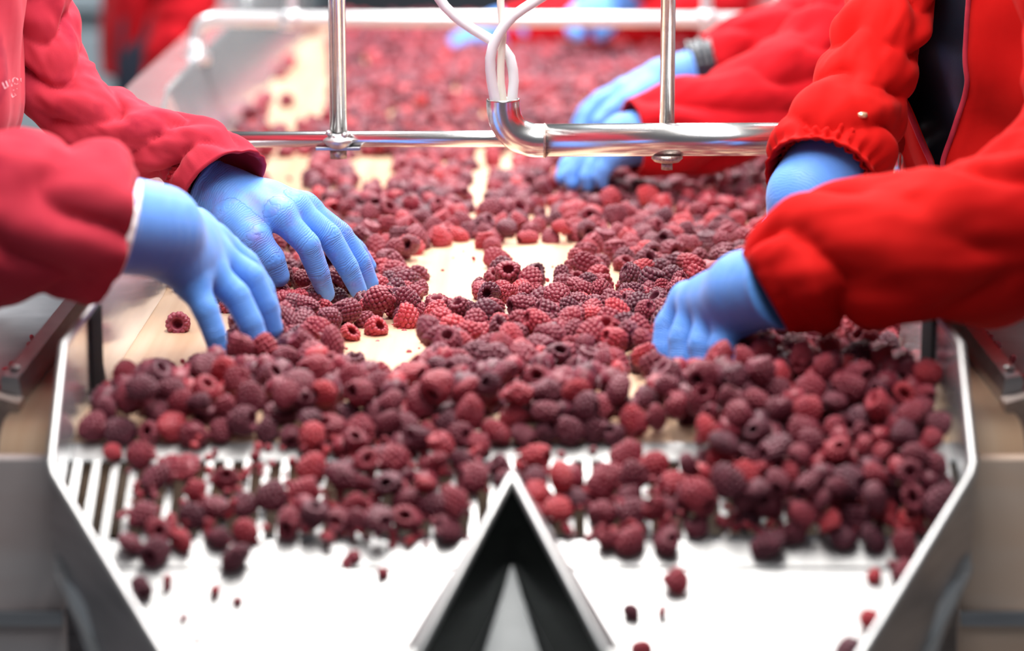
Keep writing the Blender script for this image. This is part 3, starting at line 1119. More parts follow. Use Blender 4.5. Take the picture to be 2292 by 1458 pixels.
# far hand (sharp): little finger side away, thumb towards us
fA = [
    [U(624, 482, 2.392), U(689, 548, 2.388), U(713, 610, 2.394), U(730, 658, 2.402)],
    [U(655, 464, 2.412), U(735, 528, 2.412), U(778, 598, 2.416), U(802, 650, 2.420)],
    [U(680, 465, 2.432), U(762, 524, 2.434), U(806, 585, 2.438), U(829, 634, 2.442)],
    [U(692, 474, 2.450), U(756, 520, 2.456), U(800, 560, 2.460), U(826, 596, 2.464)]]
tA = [U(520, 492, 2.392), U(568, 536, 2.378), U(606, 580, 2.376), U(623, 618, 2.380)]
make_hand('glove', U(484, 432, 2.420), U(455, 416, 2.424), fA, tA, A, 'glove_stained', h=0.00135, wr=0.0225)
make_sleeve('sleeve', [(U(500, 412, 2.402), .0375), (U(481, 387, 2.410), .0350), (U(440, 354, 2.424), .0315), (U(370, 325, 2.435), .0310), (U(290, 300, 2.445), .0315), (U(210, 262, 2.455), .0320), (U(140, 205, 2.465), .0330), (U(95, 120, 2.47), .0350), (U(60, 0, 2.47), .0390), (U(20, -160, 2.46), .045), (Vector((-0.495, 2.47, 1.32)), .052), (Vector((-0.545, 2.45, 1.385)), .055)],
            A, 'jacket_faded', seed=2, amp=0.0105, lam=0.054, inner=0.055, hem_flare=0.003, n=190, slant=0.8)
make_ribbed_cuff('ribbed_cuff', U(418, 392, 2.434), U(461, 419, 2.423), 0.0290, 0.0258, A, 'cuff_maroon', ribs=40, amp=0.0009)
# near hand (soft): back of the hand up, fingers down into the heap
nA = [
    [U(478, 542, 2.190), U(548, 592, 2.200), U(586, 648, 2.204), U(606, 700, 2.206)],
    [U(482, 576, 2.165), U(558, 620, 2.172), U(592, 682, 2.174), U(610, 736, 2.176)],
    [U(464, 606, 2.140), U(528, 662, 2.140), U(560, 722, 2.138), U(584, 778, 2.138)],
    [U(428, 630, 2.116), U(460, 694, 2.108), U(480, 747, 2.106), U(491, 797, 2.106)]]
ntA = [U(430, 520, 2.205), U(500, 566, 2.226), U(546, 622, 2.232), U(574, 672, 2.230)]
make_hand('glove', U(352, 516, 2.105), U(215, 494, 2.050), nA, ntA, A, 'glove_blue', h=0.0016, wr=0.0325, scale=1.08)
make_sleeve('sleeve', [(U(276, 512, 2.058), .0410), (U(254, 506, 2.057), .0475), (U(215, 498, 2.052), .0570), (U(130, 494, 2.035), .0605), (U(20, 492, 2.025), .0615), (U(-120, 470, 2.02), .061), (U(-270, 360, 2.04), .062), (U(-350, 120, 2.09), .062), (U(-340, -220, 2.14), .06), (Vector((-0.545, 2.21, 1.34)), .058), (Vector((-0.548, 2.25, 1.385)), .055)],
            A, 'jacket_faded', seed=5, amp=0.0115, lam=0.085, inner=0.03, n=170, slant=0.7)
make_ribbed_cuff('inner_cuff', U(258, 507, 2.058), U(287, 514, 2.060), 0.0372, 0.0365, A, 'cuff_white', ribs=20, amp=0.0003)
jackA = make_jacket(A, [(-0.575, 2.34, 0.80, .13, .19), (-0.575, 2.34, 0.95, .13, .19), (-0.562, 2.34, 1.03, .135, .19), (-0.540, 2.34, 1.10, .135, .195), (-0.538, 2.34, 1.25, .13, .20), (-0.545, 2.34, 1.38, .11, .19), (-0.545, 2.34, 1.46, .075, .11), (-0.545, 2.34, 1.50, .06, .07)],
            'jacket_faded', 0.0, seed=3, amp=0.010)
make_body(A, -0.53, 2.34, (1, 0), 0.06, 1.43, ARMS[A.name])
# stitched lettering on the chest, laid onto the cloth
tx = bpy.data.curves.new('stitched_lettering', 'FONT')
tx.body = 'шок\n ш'
tx.size = 0.0095
tx.space_line = 0.85
tmp = bpy.data.objects.new('tmp_text', tx)
COL.objects.link(tmp)
bpy.context.view_layer.update()
tme = bpy.data.meshes.new_from_object(tmp)
bpy.data.objects.remove(tmp, do_unlink=True)
bvh = BVHTree.FromPolygons([v.co.copy() for v in jackA.data.vertices], [tuple(p.vertices) for p in jackA.data.polygons])
org = U(9, 200, 2.1)
ex, ez = Vector((math.cos(0.38), 0, math.sin(0.38))), Vector((-math.sin(0.38), 0, math.cos(0.38)))
for v in tme.vertices:
    w = org + ex * v.co.x + ez * v.co.y
    hit = bvh.ray_cast(w, (w - Vector((0, 0, CZ))).normalized())
    q = hit[0] if hit[0] and hit[0].y < 2.4 else bvh.find_nearest(w + Vector((0, 0.08, 0)))[0]
    v.co = q - Vector((0, 0.0008, 0))
tme.name = 'stitched_lettering'
tme.materials.clear()
tme.materials.append(MATS['thread_pink'])
to = bpy.data.objects.new('stitched_lettering', tme)
COL.objects.link(to)
to.parent = A
to.matrix_parent_inverse = Matrix.Translation(-A.location)
to['label'] = 'stitched pink lettering'

# ---- worker at the right, near ------------------------------------------------------------------
B = empty('person', (0.60, 2.50, 0))
tag(B, 'person in bright red open jacket over a black padded vest at the right, near', 'person')
fB = [
    [U(1540, 672, 2.150), U(1498, 728, 2.150), U(1487, 786, 2.142), U(1505, 832, 2.136)],
    [U(1566, 680, 2.126), U(1530, 758, 2.118), U(1528, 806, 2.112), U(1550, 846, 2.108)],
    [U(1600, 692, 2.104), U(1572, 772, 2.092), U(1574, 816, 2.088), U(1596, 848, 2.086)],
    [U(1640, 706, 2.084), U(1614, 776, 2.072), U(1630, 816, 2.070), U(1668, 826, 2.074)]]
tB = [U(1610, 660, 2.17), U(1545, 720, 2.178), U(1515, 770, 2.18), U(1500, 800, 2.175)]
make_hand('glove', U(1672, 652, 2.080), U(1755, 634, 2.050), fB, tB, B, 'glove_blue', h=0.0016, wr=0.0285, scale=1.08)
make_sleeve('sleeve', [(U(1712, 654, 2.050), .0330), (U(1732, 642, 2.050), .0370), (U(1775, 614, 2.048), .0430), (U(1860, 578, 2.04), .0500), (U(1980, 562, 2.025), .0515), (U(2120, 552, 2.02), .0550), (U(2250, 520, 2.03), .0580), (U(2400, 420, 2.07), .059), (U(2480, 200, 2.14), .06), (U(2450, -200, 2.24), .06), (Vector((0.535, 2.36, 1.34)), .058), (Vector((0.53, 2.42, 1.385)), .055)],
            B, 'jacket_red', seed=9, amp=0.0110, lam=0.085, inner=0.03, n=180, slant=0.9)
bf = [
    [U(1745, 520, 2.30), U(1715, 575, 2.30), U(1712, 620, 2.29), U(1722, 655, 2.285)],
    [U(1765, 530, 2.28), U(1738, 592, 2.275), U(1735, 640, 2.27), U(1745, 672, 2.265)],
    [U(1790, 535, 2.26), U(1768, 595, 2.255), U(1765, 640, 2.25), U(1775, 670, 2.245)],
    [U(1815, 535, 2.24), U(1800, 585, 2.235), U(1800, 625, 2.23), U(1808, 655, 2.23)]]
bt = [U(1780, 470, 2.315), U(1740, 520, 2.335), U(1715, 570, 2.34), U(1710, 615, 2.335)]
make_hand('glove', U(1812, 440, 2.285), U(1862, 372, 2.315), bf, bt, B, 'glove_blue', h=0.0018, wr=0.0335, scale=1.05)
sleeveB = make_sleeve('sleeve', [(U(1838, 408, 2.290), .0480), (U(1846, 385, 2.300), .0465), (U(1868, 325, 2.325), .0480), (U(1898, 268, 2.35), .0430), (U(1932, 200, 2.375), .0395), (U(1962, 110, 2.40), .0365), (U(1990, 0, 2.43), .0370), (U(2020, -160, 2.47), .045), (Vector((0.375, 2.575, 1.33)), .055), (Vector((0.385, 2.60, 1.385)), .055)],
            B, 'jacket_red', seed=14, amp=0.0095, lam=0.055, inner=0.05, n=170, slant=0.7, gather=0.0016)
cp_ = U(1850, 384, 2.298)
make_ribbed_cuff('elastic_cuff', U(1866, 352, 2.312), U(1846, 388, 2.298), 0.041, 0.0385, sleeveB, 'jacket_red', ribs=26, amp=0.0022)
bt_ = U(1926, 254, 2.300)
lathe('button', (bt_.x, bt_.y - 0.010, bt_.z), [(0.0005, -0.0025), (0.004, -0.002), (0.0048, 0), (0.004, 0.0018), (0.0005, 0.0025)], 'button_brass', sleeveB, 12)
FB = math.atan2(-0.70, -0.71)


def openB(z):
    return 0.03 + 0.17 * max(0.0, min(1.0, (z - 1.03) / 0.07)) + 0.10 * max(0, min(1, (z - 1.12) / 0.2))


ringsB = [(0.474, 2.52, 1.008, .132, .182), (0.466, 2.52, 1.04, .136, .184), (0.458, 2.52, 1.09, .14, .188), (0.452, 2.52, 1.16, .14, .19), (0.452, 2.52, 1.28, .13, .19), (0.452, 2.52, 1.38, .115, .18), (0.452, 2.52, 1.45, .085, .12), (0.452, 2.52, 1.50, .065, .08)]
ringsB = [(r[0] + 0.71 * d, r[1] + 0.70 * d, r[2], r[3] + d, r[4]) for r, d in zip(ringsB, (0.075, 0.066, 0.052, 0.034, 0.012, 0.0, 0.0, 0.0))]
jackB = make_jacket(B, ringsB, 'jacket_red', FB, opening=openB, seed=6, amp=0.016)
for k in (0, 96):
    e = [jackB.data.vertices[i * 97 + k].co.copy() for i in range(0, 90, 2)]
    tube('zip_edge', e, 0.0024, 'jacket_faded', jackB, seg=8, n=120)
ringsV = [(r[0], r[1], r[2], r[3] - 0.022, r[4] - 0.022) for r in ringsB[:-2]] + [(0.452, 2.52, 1.47, .055, .06)]
vest = make_jacket(B, ringsV, 'vest_navy', FB, seed=8, amp=0.012, name='padded_vest')
vest['label'] = 'glossy black padded vest'
make_body(B, 0.575, 2.642, (-0.71, -0.704), 0.20, 1.42, ARMS[B.name], thick=0.82)

# ---- second worker at the right ----------------------------------------------------------------
C = empty('person', (0.72, 3.12, 0))
tag(C, 'person in red jacket at the right reaching in behind the thick steel pipe', 'person')
cn = [
    [U(1345, 318, 3.02), U(1295, 345, 3.02), U(1268, 372, 3.01), U(1258, 398, 3.00)],
    [U(1350, 330, 3.00), U(1305, 362, 2.995), U(1285, 388, 2.99), U(1282, 410, 2.985)],
    [U(1360, 340, 2.98), U(1328, 374, 2.975), U(1315, 396, 2.97), U(1316, 414, 2.97)],
    [U(1372, 346, 2.96), U(1352, 378, 2.955), U(1345, 396, 2.955), U(1348, 410, 2.955)]]
ct = [U(1375, 310, 3.04), U(1340, 335, 3.055), U(1315, 360, 3.055), U(1300, 380, 3.05)]
make_hand('glove', U(1400, 312, 2.99), U(1450, 306, 2.99), cn, ct, C, 'glove_blue', h=0.0022, wr=0.028)
make_sleeve('sleeve', [(U(1415, 306, 2.985), .0400), (U(1450, 302, 2.99), .0440), (U(1520, 292, 3.0), .0470), (U(1610, 268, 3.01), .0500), (U(1700, 228, 3.03), .0500), (U(1790, 170, 3.06), .0510), (U(1890, 90, 3.1), .053), (U(2000, -40, 3.13), .058), (U(2060, -240, 3.12), .058), (Vector((0.585, 3.10, 1.35)), .056), (Vector((0.60, 3.13, 1.38)), .055)],
            C, 'jacket_crimson', seed=21, amp=0.012, lam=0.08, inner=0.04, n=140, slant=0.7)
cf = [
    [U(1395, 205, 3.23), U(1340, 232, 3.22), U(1312, 262, 3.21), U(1300, 292, 3.20)],
    [U(1400, 200, 3.25), U(1345, 222, 3.25), U(1310, 250, 3.25), U(1292, 280, 3.25)],
    [U(1410, 198, 3.27), U(1360, 214, 3.27), U(1322, 238, 3.27), U(1302, 264, 3.27)],
    [U(1425, 198, 3.29), U(1385, 210, 3.29), U(1355, 228, 3.29), U(1338, 248, 3.29)]]
ctf = [U(1450, 210, 3.22), U(1400, 230, 3.20), U(1365, 252, 3.19), U(1340, 275, 3.18)]
make_hand('glove', U(1490, 184, 3.25), U(1560, 166, 3.25), cf, ctf, C, 'glove_blue', h=0.0024, wr=0.028)
make_ribbed_cuff('inner_cuff', U(1545, 160, 3.262), U(1600, 148, 3.262), 0.034, 0.036, C, 'vest_navy', ribs=20, amp=0.0005)
make_sleeve('sleeve', [(U(1585, 152, 3.27), .0400), (U(1640, 136, 3.275), .044), (U(1720, 110, 3.28), .047), (U(1800, 76, 3.29), .05), (U(1890, 20, 3.3), .052), (U(1960, -100, 3.32), .055), (Vector((0.56, 3.34, 1.33)), .055), (Vector((0.60, 3.31, 1.38)), .055)],
            C, 'jacket_crimson', seed=23, amp=0.008, lam=0.07, inner=0.03, n=110)
make_jacket(C, [(0.68, 3.22, 0.80, .12, .19), (0.68, 3.22, 0.96, .12, .19), (0.63, 3.22, 1.05, .13, .19), (0.60, 3.22, 1.25, .13, .20), (0.60, 3.22, 1.38, .11, .18), (0.60, 3.22, 1.46, .075, .11), (0.60, 3.22, 1.50, .06, .07)], 'jacket_crimson', math.pi, seed=12)
make_body(C, 0.62, 3.22, (-1, 0), 0.06, 1.42, ARMS[C.name])

# ---- far left worker ---------------------------------------------------------------------------
D = empty('person', (-0.64, 5.2, 0))
tag(D, 'person in red jacket far back at the left edge of the belt', 'person')
make_jacket(D, [(-0.66, 5.2, 0.80, .09, .15), (-0.65, 5.2, 0.93, .095, .17), (-0.635, 5.2, 1.02, .10, .18), (-0.62, 5.2, 1.15, .11, .19), (-0.62, 5.2, 1.3, .11, .20), (-0.62, 5.2, 1.40, .09, .18), (-0.62, 5.2, 1.47, .06, .08)], 'jacket_crimson', 0.0, seed=31)
make_sleeve('sleeve', [(U(372, 205, 5.02), .038), (U(375, 170, 5.02), .044), (U(392, 110, 5.02), .050), (U(412, 50, 5.03), .054), (U(415, -30, 5.04), .056), (U(395, -150, 5.06), .058), (U(370, -250, 5.1), .055)], D, 'jacket_crimson', seed=33, amp=0.008, lam=0.07, inner=0.04, n=80)
dn = [[U(360 + 8 * k, 250, 5.00 + .005 * k), U(362 + 7 * k, 285, 4.99), U(363 + 7 * k, 308, 4.99), U(364 + 6 * k, 326, 4.99)] for k in range(4)]
make_hand('glove', U(374, 215, 5.02), U(375, 180, 5.02), dn, [U(390, 235, 5.0), U(400, 258, 4.99), U(402, 276, 4.99), U(400, 292, 4.99)], D, 'glove_blue', h=0.003, wr=0.026)
make_body(D, -0.585, 5.2, (1, 0), 0.03, 1.40, ARMS[D.name], thick=0.68)

# ---- third worker at the right, far back ----------------------------------------------------------
E = empty('person', (0.66, 4.55, 0))
tag(E, 'person in red jacket far back at the right, gloves below the pale tube', 'person')
en = [[U(1072 - 2 * k, 72 + 5 * k, 4.60 - .025 * k), U(1040 - 2 * k, 80 + 5 * k, 4.60 - .026 * k), U(1018, 92 + 4 * k, 4.60 - .027 * k), U(1008 + 3 * k, 104 + 2 * k, 4.60 - .027 * k)] for k in range(4)]
make_hand('glove', U(1118, 66, 4.56), U(1180, 60, 4.56), en, [U(1095, 66, 4.62), U(1060, 80, 4.64), U(1040, 92, 4.64), U(1030, 102, 4.635)], E, 'glove_blue', h=0.003, wr=0.030, scale=1.1)
make_sleeve('sleeve', [(U(1132, 64, 4.56), .036), (U(1170, 60, 4.56), .038), (U(1260, 55, 4.56), .040), (U(1380, 52, 4.56), .041), (U(1500, 46, 4.56), .044), (U(1620, 30, 4.55), .048), (U(1760, -30, 4.54), .052), (U(1880, -150, 4.52), .056), (U(1930, -280, 4.5), .055)], E, 'jacket_crimson', seed=44, amp=0.006, lam=0.07, inner=0.03, n=110)
ef = [[U(1318 - 10 * k, 30 + 3 * k, 4.42 - .02 * k), U(1300 - 7 * k, 52 + 3 * k, 4.41 - .02 * k), U(1298 - 5 * k, 66 + 2 * k, 4.40 - .02 * k), U(1302 - 3 * k, 76 + k, 4.395 - .02 * k)] for k in range(4)]
make_hand('glove', U(1352, 14, 4.41), U(1400, -30, 4.41), ef, [U(1345, 30, 4.38), U(1356, 50, 4.37), U(1352, 64, 4.365), U(1344, 76, 4.365)], E, 'glove_blue', h=0.003, wr=0.032, scale=1.25)
make_sleeve('sleeve', [(U(1385, -18, 4.41), .040), (U(1420, -48, 4.41), .044), (U(1500, -90, 4.42), .047), (U(1620, -140, 4.43), .05), (U(1740, -200, 4.45), .054), (U(1850, -300, 4.48), .055)], E, 'jacket_crimson', seed=45, amp=0.006, lam=0.07, inner=0.03, n=80)
make_jacket(E, [(0.70, 4.62, 0.80, .12, .19), (0.68, 4.62, 0.93, .12, .19), (0.62, 4.62, 1.02, .13, .19), (0.58, 4.62, 1.2, .13, .20), (0.58, 4.62, 1.34, .11, .18), (0.58, 4.62, 1.42, .07, .10)], 'jacket_crimson', math.pi, seed=41)
make_body(E, 0.62, 4.62, (-1, 0), 0.06, 1.38, ARMS[E.name])


# ================================================================== RASPBERRIES
def berry_geo(nu, nv, seed):
    """hollow raspberry: rows of drupelets over a thimble shape with an open core; unit = metre, about 20 mm"""
    r = np.random.default_rng(seed)
    sq = 0.85 + 0.3 * r.random()
    prof = np.array([(0.0, 11.0), (2.6, 10.6), (5.2, 9.0), (7.4, 6.0), (8.7, 2.4), (9.0, -1.2), (8.4, -4.6), (7.0, -7.0), (5.4, -7.8), (4.2, -6.6), (3.7, -3.5), (2.9, 0.5), (0.0, 2.4)])
    prof = prof * np.array([1.0, sq])
    L = np.concatenate([[0], np.cumsum(np.linalg.norm(np.diff(prof, axis=0), axis=1))])
    outer = L[7] / L[-1]
    # more rings outside than inside the core
    k_out = int(nv * 0.8)
    s = np.concatenate([np.linspace(0, L[8], k_out), np.linspace(L[8], L[-1], nv - k_out + 1)[1:]])
    pr = np.interp(s, L, prof[:, 0])
    pz = np.interp(s, L, prof[:, 1])
    th = np.arange(nu) / nu * 2 * math.pi
    X = pr[:, None] * np.cos(th)[None]
    Y = pr[:, None] * np.sin(th)[None]
    Zc = np.repeat(pz[:, None], nu, 1)
    P = np.stack([X, Y, Zc], -1).reshape(-1, 3)
    # drupelet centres
    C_ = [(0, 0, prof[0, 1])]
    sp = 3.25
    rows = int(L[8] / sp)
    for q in range(1, rows + 1):
        ss = q * sp
        rr, zz = np.interp(ss, L, prof[:, 0]), np.interp(ss, L, prof[:, 1])
        m = max(4, int(2 * math.pi * rr / 3.3))
        for k in range(m):
            a = 2 * math.pi * (k + 0.5 * (q % 2) + 0.25 * (r.random() - 0.5)) / m
            C_.append((rr * math.cos(a), rr * math.sin(a), zz + 0.5 * (r.random() - 0.5)))
    C_ = np.array(C_)
    amp = 0.8 + 0.4 * r.random(len(C_))
    D2 = np.linalg.norm(P[:, None] - C_[None], axis=2)
    b = (1.75 * (np.sqrt(np.clip(1 - (D2 / 2.0) ** 2, 0.0, 1)) - 0.35) * amp[None]).max(1)
    cen = np.array([0, 0, 1.0])
    nrm = P - cen
    inner = np.repeat(s > L[8] * 0.97, nu)
    nrm /= np.linalg.norm(nrm, axis=1)[:, None] + 1e-6
    P = P + nrm * np.where(inner, 0, b)[:, None]
    # squeeze and dent the whole berry
    ax = r.normal(size=3)
    ax /= np.linalg.norm(ax)
    k = 0.60 + 0.42 * r.random()
    P = P - np.outer(P @ ax, ax) * (1 - k)
    for _ in range(2):
        ax = r.normal(size=3)
        ax /= np.linalg.norm(ax)
        t = P @ ax
        P = P - ax[None] * (np.clip(t - 5.0 - 3 * r.random(), 0, None) * 0.55)[:, None]
    P -= P.mean(0)
    P *= 0.001 * 1.02
    F_ = []
    for i in range(nv - 1 + 0):
        if i >= len(s) - 1:
            break
        for q in range(nu):
            q2 = (q + 1) % nu
            F_.append((i * nu + q, (i + 1) * nu + q, (i + 1) * nu + q2, i * nu + q2))
    return P.astype(np.float32), np.array(F_, np.int32)


def berry_domes(seed, sp, nseg, rings, core=(14, 12), squash=True):
    """raspberry built drupelet by drupelet: every one a small rounded dome standing on the hollow core"""
    r = np.random.default_rng(seed)
    sq = 0.82 + 0.34 * r.random()
    prof = np.array([(0.0, 10.2), (2.6, 9.8), (5.0, 8.2), (7.0, 5.4), (8.1, 2.0), (8.3, -1.4), (7.8, -4.6), (6.6, -6.8), (5.3, -7.5), (4.3, -6.4), (3.8, -3.5), (2.9, 0.5), (0.0, 2.4)])
    prof = prof * np.array([1.0, sq])
    L = np.concatenate([[0], np.cumsum(np.linalg.norm(np.diff(prof, axis=0), axis=1))])
    V, F4 = [], []
    nu, nv = core
    ss = np.concatenate([np.linspace(0, L[8], nv - 4), np.linspace(L[8], L[-1], 5)[1:]])
    for q in ss:
        rr, zz = np.interp(q, L, prof[:, 0]), np.interp(q, L, prof[:, 1])
        for k in range(nu):
            a = 2 * math.pi * k / nu
            V.append((rr * math.cos(a) * 0.985, rr * math.sin(a) * 0.985, zz))
    for i in range(len(ss) - 1):
        for k in range(nu):
            k2 = (k + 1) % nu
            F4.append((i * nu + k, (i + 1) * nu + k, (i + 1) * nu + k2, i * nu + k2))
    rows = int((L[8] - 0.2) / sp)
    cs = [((0, 0, prof[0, 1]), (0, 0, 1))]
    for q in range(1, rows + 1):
        d = q * sp
        rr, zz = np.interp(d, L, prof[:, 0]), np.interp(d, L, prof[:, 1])
        r2, z2 = np.interp(d + 0.3, L, prof[:, 0]), np.interp(d + 0.3, L, prof[:, 1])
        tn = np.array([r2 - rr, z2 - zz])
        tn /= np.linalg.norm(tn)
        nr = np.array([-tn[1], tn[0]])
        m = max(5, int(round(2 * math.pi * rr / (sp * 1.02))))
        for k in range(m):
            if r.random() < 0.035:
                continue
            a = 2 * math.pi * (k + 0.5 * (q % 2) + 0.22 * (r.random() - 0.5)) / m
            jz = 0.5 * (r.random() - 0.5)
            cs.append(((rr * math.cos(a), rr * math.sin(a), zz + jz), (nr[0] * math.cos(a), nr[0] * math.sin(a), nr[1])))
    for c, n in cs:
        c, n = np.array(c), np.array(n, float)
        n = n / np.linalg.norm(n)
        u = np.cross(n, (0.3, 0.5, 0.8))
        u /= np.linalg.norm(u)
        w = np.cross(n, u)
        R0 = sp * (0.60 + 0.10 * r.random())
        H = sp * (0.44 + 0.14 * r.random())
        b = len(V)
        for j in range(rings):
            t = (math.pi / 2) * j / rings
            rad, hh = R0 * math.cos(t), H * math.sin(t) * 1.25 - 0.25 * H
            for k in range(nseg):
                a = 2 * math.pi * (k + 0.5 * (j % 2)) / nseg
                V.append(c + n * hh + rad * (math.cos(a) * u + math.sin(a) * w))
        V.append(c + n * H)
        top = len(V) - 1
        for j in range(rings - 1):
            for k in range(nseg):
                k2 = (k + 1) % nseg
                F4.append((b + j * nseg + k, b + j * nseg + k2, b + (j + 1) * nseg + k2, b + (j + 1) * nseg + k))
        for k in range(0, nseg, 2):
            F4.append((b + (rings - 1) * nseg + k, b + (rings - 1) * nseg + (k + 1) % nseg, b + (rings - 1) * nseg + (k + 2) % nseg, top))
    P = np.array(V, float)
    if not squash:
        P -= (P.max(0) + P.min(0)) / 2
        return (P * 0.00102).astype(np.float32), np.array(F4, np.int32)
    ax = r.normal(size=3)
    ax /= np.linalg.norm(ax)
    P = P - np.outer(P @ ax, ax) * (1 - (0.62 + 0.40 * r.random()))
    for _ in range(2):
        ax = r.normal(size=3)
        ax /= np.linalg.norm(ax)
        t = P @ ax
        P = P - ax[None] * (np.clip(t - 5.0 - 3 * r.random(), 0, None) * 0.5)[:, None]
    P -= (P.max(0) + P.min(0)) / 2
    return (P * 0.00102).astype(np.float32), np.array(F4, np.int32)


NV = 12
GEO_HI = [berry_domes(100 + k, 3.5, 8, 3, (20, 14)) for k in range(NV)]
GEO_MID = [berry_domes(100 + k, 3.7, 6, 2) for k in range(NV)]
GEO_LOW = [berry_domes(100 + k, 4.6, 6, 1, (12, 10)) for k in range(NV)]
GEO_FAR = [berry_geo(11, 9, 100 + k) for k in range(NV)]
print('berry faces', len(GEO_HI[0][1]), len(GEO_MID[0][1]), len(GEO_LOW[0][1]), len(GEO_FAR[0][1]))


def frag_geo(seed):
    """a loose clump of two or three drupelets"""
    r = np.random.default_rng(seed)
    V, Fc = [], []
    for q in range(1 + seed % 3):
        nu, nv = 8, 6
        c = r.normal(size=3) * 1.4 * (q > 0)
        rad = 1.5 + 0.9 * r.random(3)
        b = len(V)
        for i in range(nv):
            t = math.pi * i / (nv - 1)
            for k in range(nu):
                p = 2 * math.pi * k / nu
                V.append((c[0] + rad[0] * math.sin(t) * math.cos(p), c[1] + rad[1] * math.sin(t) * math.sin(p), c[2] + rad[2] * math.cos(t)))
        for i in range(nv - 1):
            for k in range(nu):
                k2 = (k + 1) % nu
                Fc.append((b + i * nu + k, b + (i + 1) * nu + k, b + (i + 1) * nu + k2, b + i * nu + k2))
    return np.array(V, np.float32) * 0.001, np.array(Fc, np.int32)


FRAG = [frag_geo(300 + k) for k in range(6)]


def ground(x, y):
    if y > 1.974:
        return BZ if y > END else BZ
    if y > GY0:
        return 0.8945 + (GZ0 - 0.8945) * (1.974 - y) / (1.974 - GY0)
    if y > GY1:
        return GZ0 + (GZ1 - GZ0) * (GY0 - y) / (GY0 - GY1)
    if y > SY:
        return GZ1 + (SZ - GZ1) * (GY1 - y) / (GY1 - SY)
    return SZ - (SY - y) * 0.60


def inpoly(x, y, poly):
    c = False
    j = len(poly) - 1
    for i in range(len(poly)):
        xi, yi = poly[i]
        xj, yj = poly[j]
        if (yi > y) != (yj > y) and x < (xj - xi) * (y - yi) / (yj - yi) + xi:
            c = not c
        j = i
    return c


# bare patches of belt, as outlines seen in the photo (turned into belt positions below)
HOLES = [
    [(925, 575), (960, 562), (1080, 562), (1112, 575), (1085, 600), (1070, 662), (1000, 668), (955, 640), (962, 605), (935, 590)],
    [(1130, 555), (1290, 550), (1285, 580), (1200, 588), (1130, 580)],
    [(690, 768), (760, 760), (900, 742), (965, 748), (940, 800), (905, 815), (860, 812), (790, 792)],
    [(345, 690), (372, 655), (440, 680), (500, 690), (540, 735), (500, 765), (440, 790), (350, 800), (300, 812), (250, 850), (205, 885), (190, 880), (300, 760)],
    [(1345, 610), (1385, 600), (1400, 652), (1360, 648)],
    [(1395, 835), (1440, 835), (1442, 900), (1425, 908), (1402, 880)],
    [(585, 372), (705, 350), (700, 380), (645, 412), (700, 448), (690, 475), (610, 430)],
    [(785, 360), (885, 356), (885, 397), (795, 397)],
    [(1055, 338), (1092, 338), (1095, 372), (1060, 372)],
    [(1118, 335), (1158, 335), (1158, 372), (1122, 372)],
    [(1045, 412), (1095, 412), (1092, 448), (1050, 448)],
    [(595, 190), (745, 170), (735, 252), (650, 262), (590, 272)],
    [(665, 110), (745, 48), (745, 162), (648, 168)],
    [(590, 330), (620, 320), (640, 350), (600, 360)],
]


def in_hole(px, py, hpx):
    for H in HOLES:
        if inpoly(px, py, H) or inpoly(px, py - hpx * 0.45, H) or inpoly(px, py - hpx * 0.8, H):
            return True
    return False


def layers(px, py):
    if py > 820:
        if px > 1560:
            return 3.0
        return 2.3 if px < 1000 else 2.0
    if py > 735 and px > 1640:
        return 2.6
    if py > 720:
        return 1.75
    if py > 640:
        return 1.35
    if py > 430:
        return 1.2
    if py > 385 and px > 1350:
        return 1.9
    return 1.1


def grate_density(px, py):
    if px > 1560:
        if py < 1225:
            return 2.3
        return 0.0
    if px > 1190:
        if py < 1035:
            return 0.03
        if py < 1095:
            return 0.22
        return 0.9 if py < 1215 else 0.0
    if 1010 < px <= 1190:
        return 0.35 if py < 1080 else 0.15
    if px > 670:
        return 0.85 if py < 1225 else 0.03
    if px > 330:
        if py < 1030:
            return 0.18 if px < 480 else 0.06
        if py < 1100:
            return 0.30
        return 0.46 if py < 1250 else 0.05
    return 0.10 if py < 1240 else 0.0


BERRIES = []      # x, y, z, r
cell = {}
CS = 0.026


def near_list(x, y):
    ci, cj = int(math.floor(x / CS)), int(math.floor(y / CS))
    for i in (ci - 1, ci, ci + 1):
        for j in (cj - 1, cj, cj + 1):
            for b in cell.get((i, j), ()):
                yield b


def rest_z(x, y, r):
    z = ground(x, y) + r * 0.86
    for (bx, by, bz, br) in near_list(x, y):
        d2 = (x - bx) ** 2 + (y - by) ** 2
        R = (r + br) * 0.86
        if d2 < R * R:
            zz = bz + math.sqrt(R * R - d2)
            if zz > z:
                z = zz
    return z


def hits_hand(x, y, z, r):
    p = Vector((x, y, z))
    for a, b, rad in KEEP:
        ab = b - a
        t = max(0, min(1, (p - a).dot(ab) / ab.length_squared))
        if (p - (a + ab * t)).length < rad + r * 0.62:
            return True
    return False


def put(x, y, z, r, lab=None):
    b = (x, y, z, r)
    cell.setdefault((int(math.floor(x / CS)), int(math.floor(y / CS))), []).append(b)
    BERRIES.append((x, y, z, r, lab))


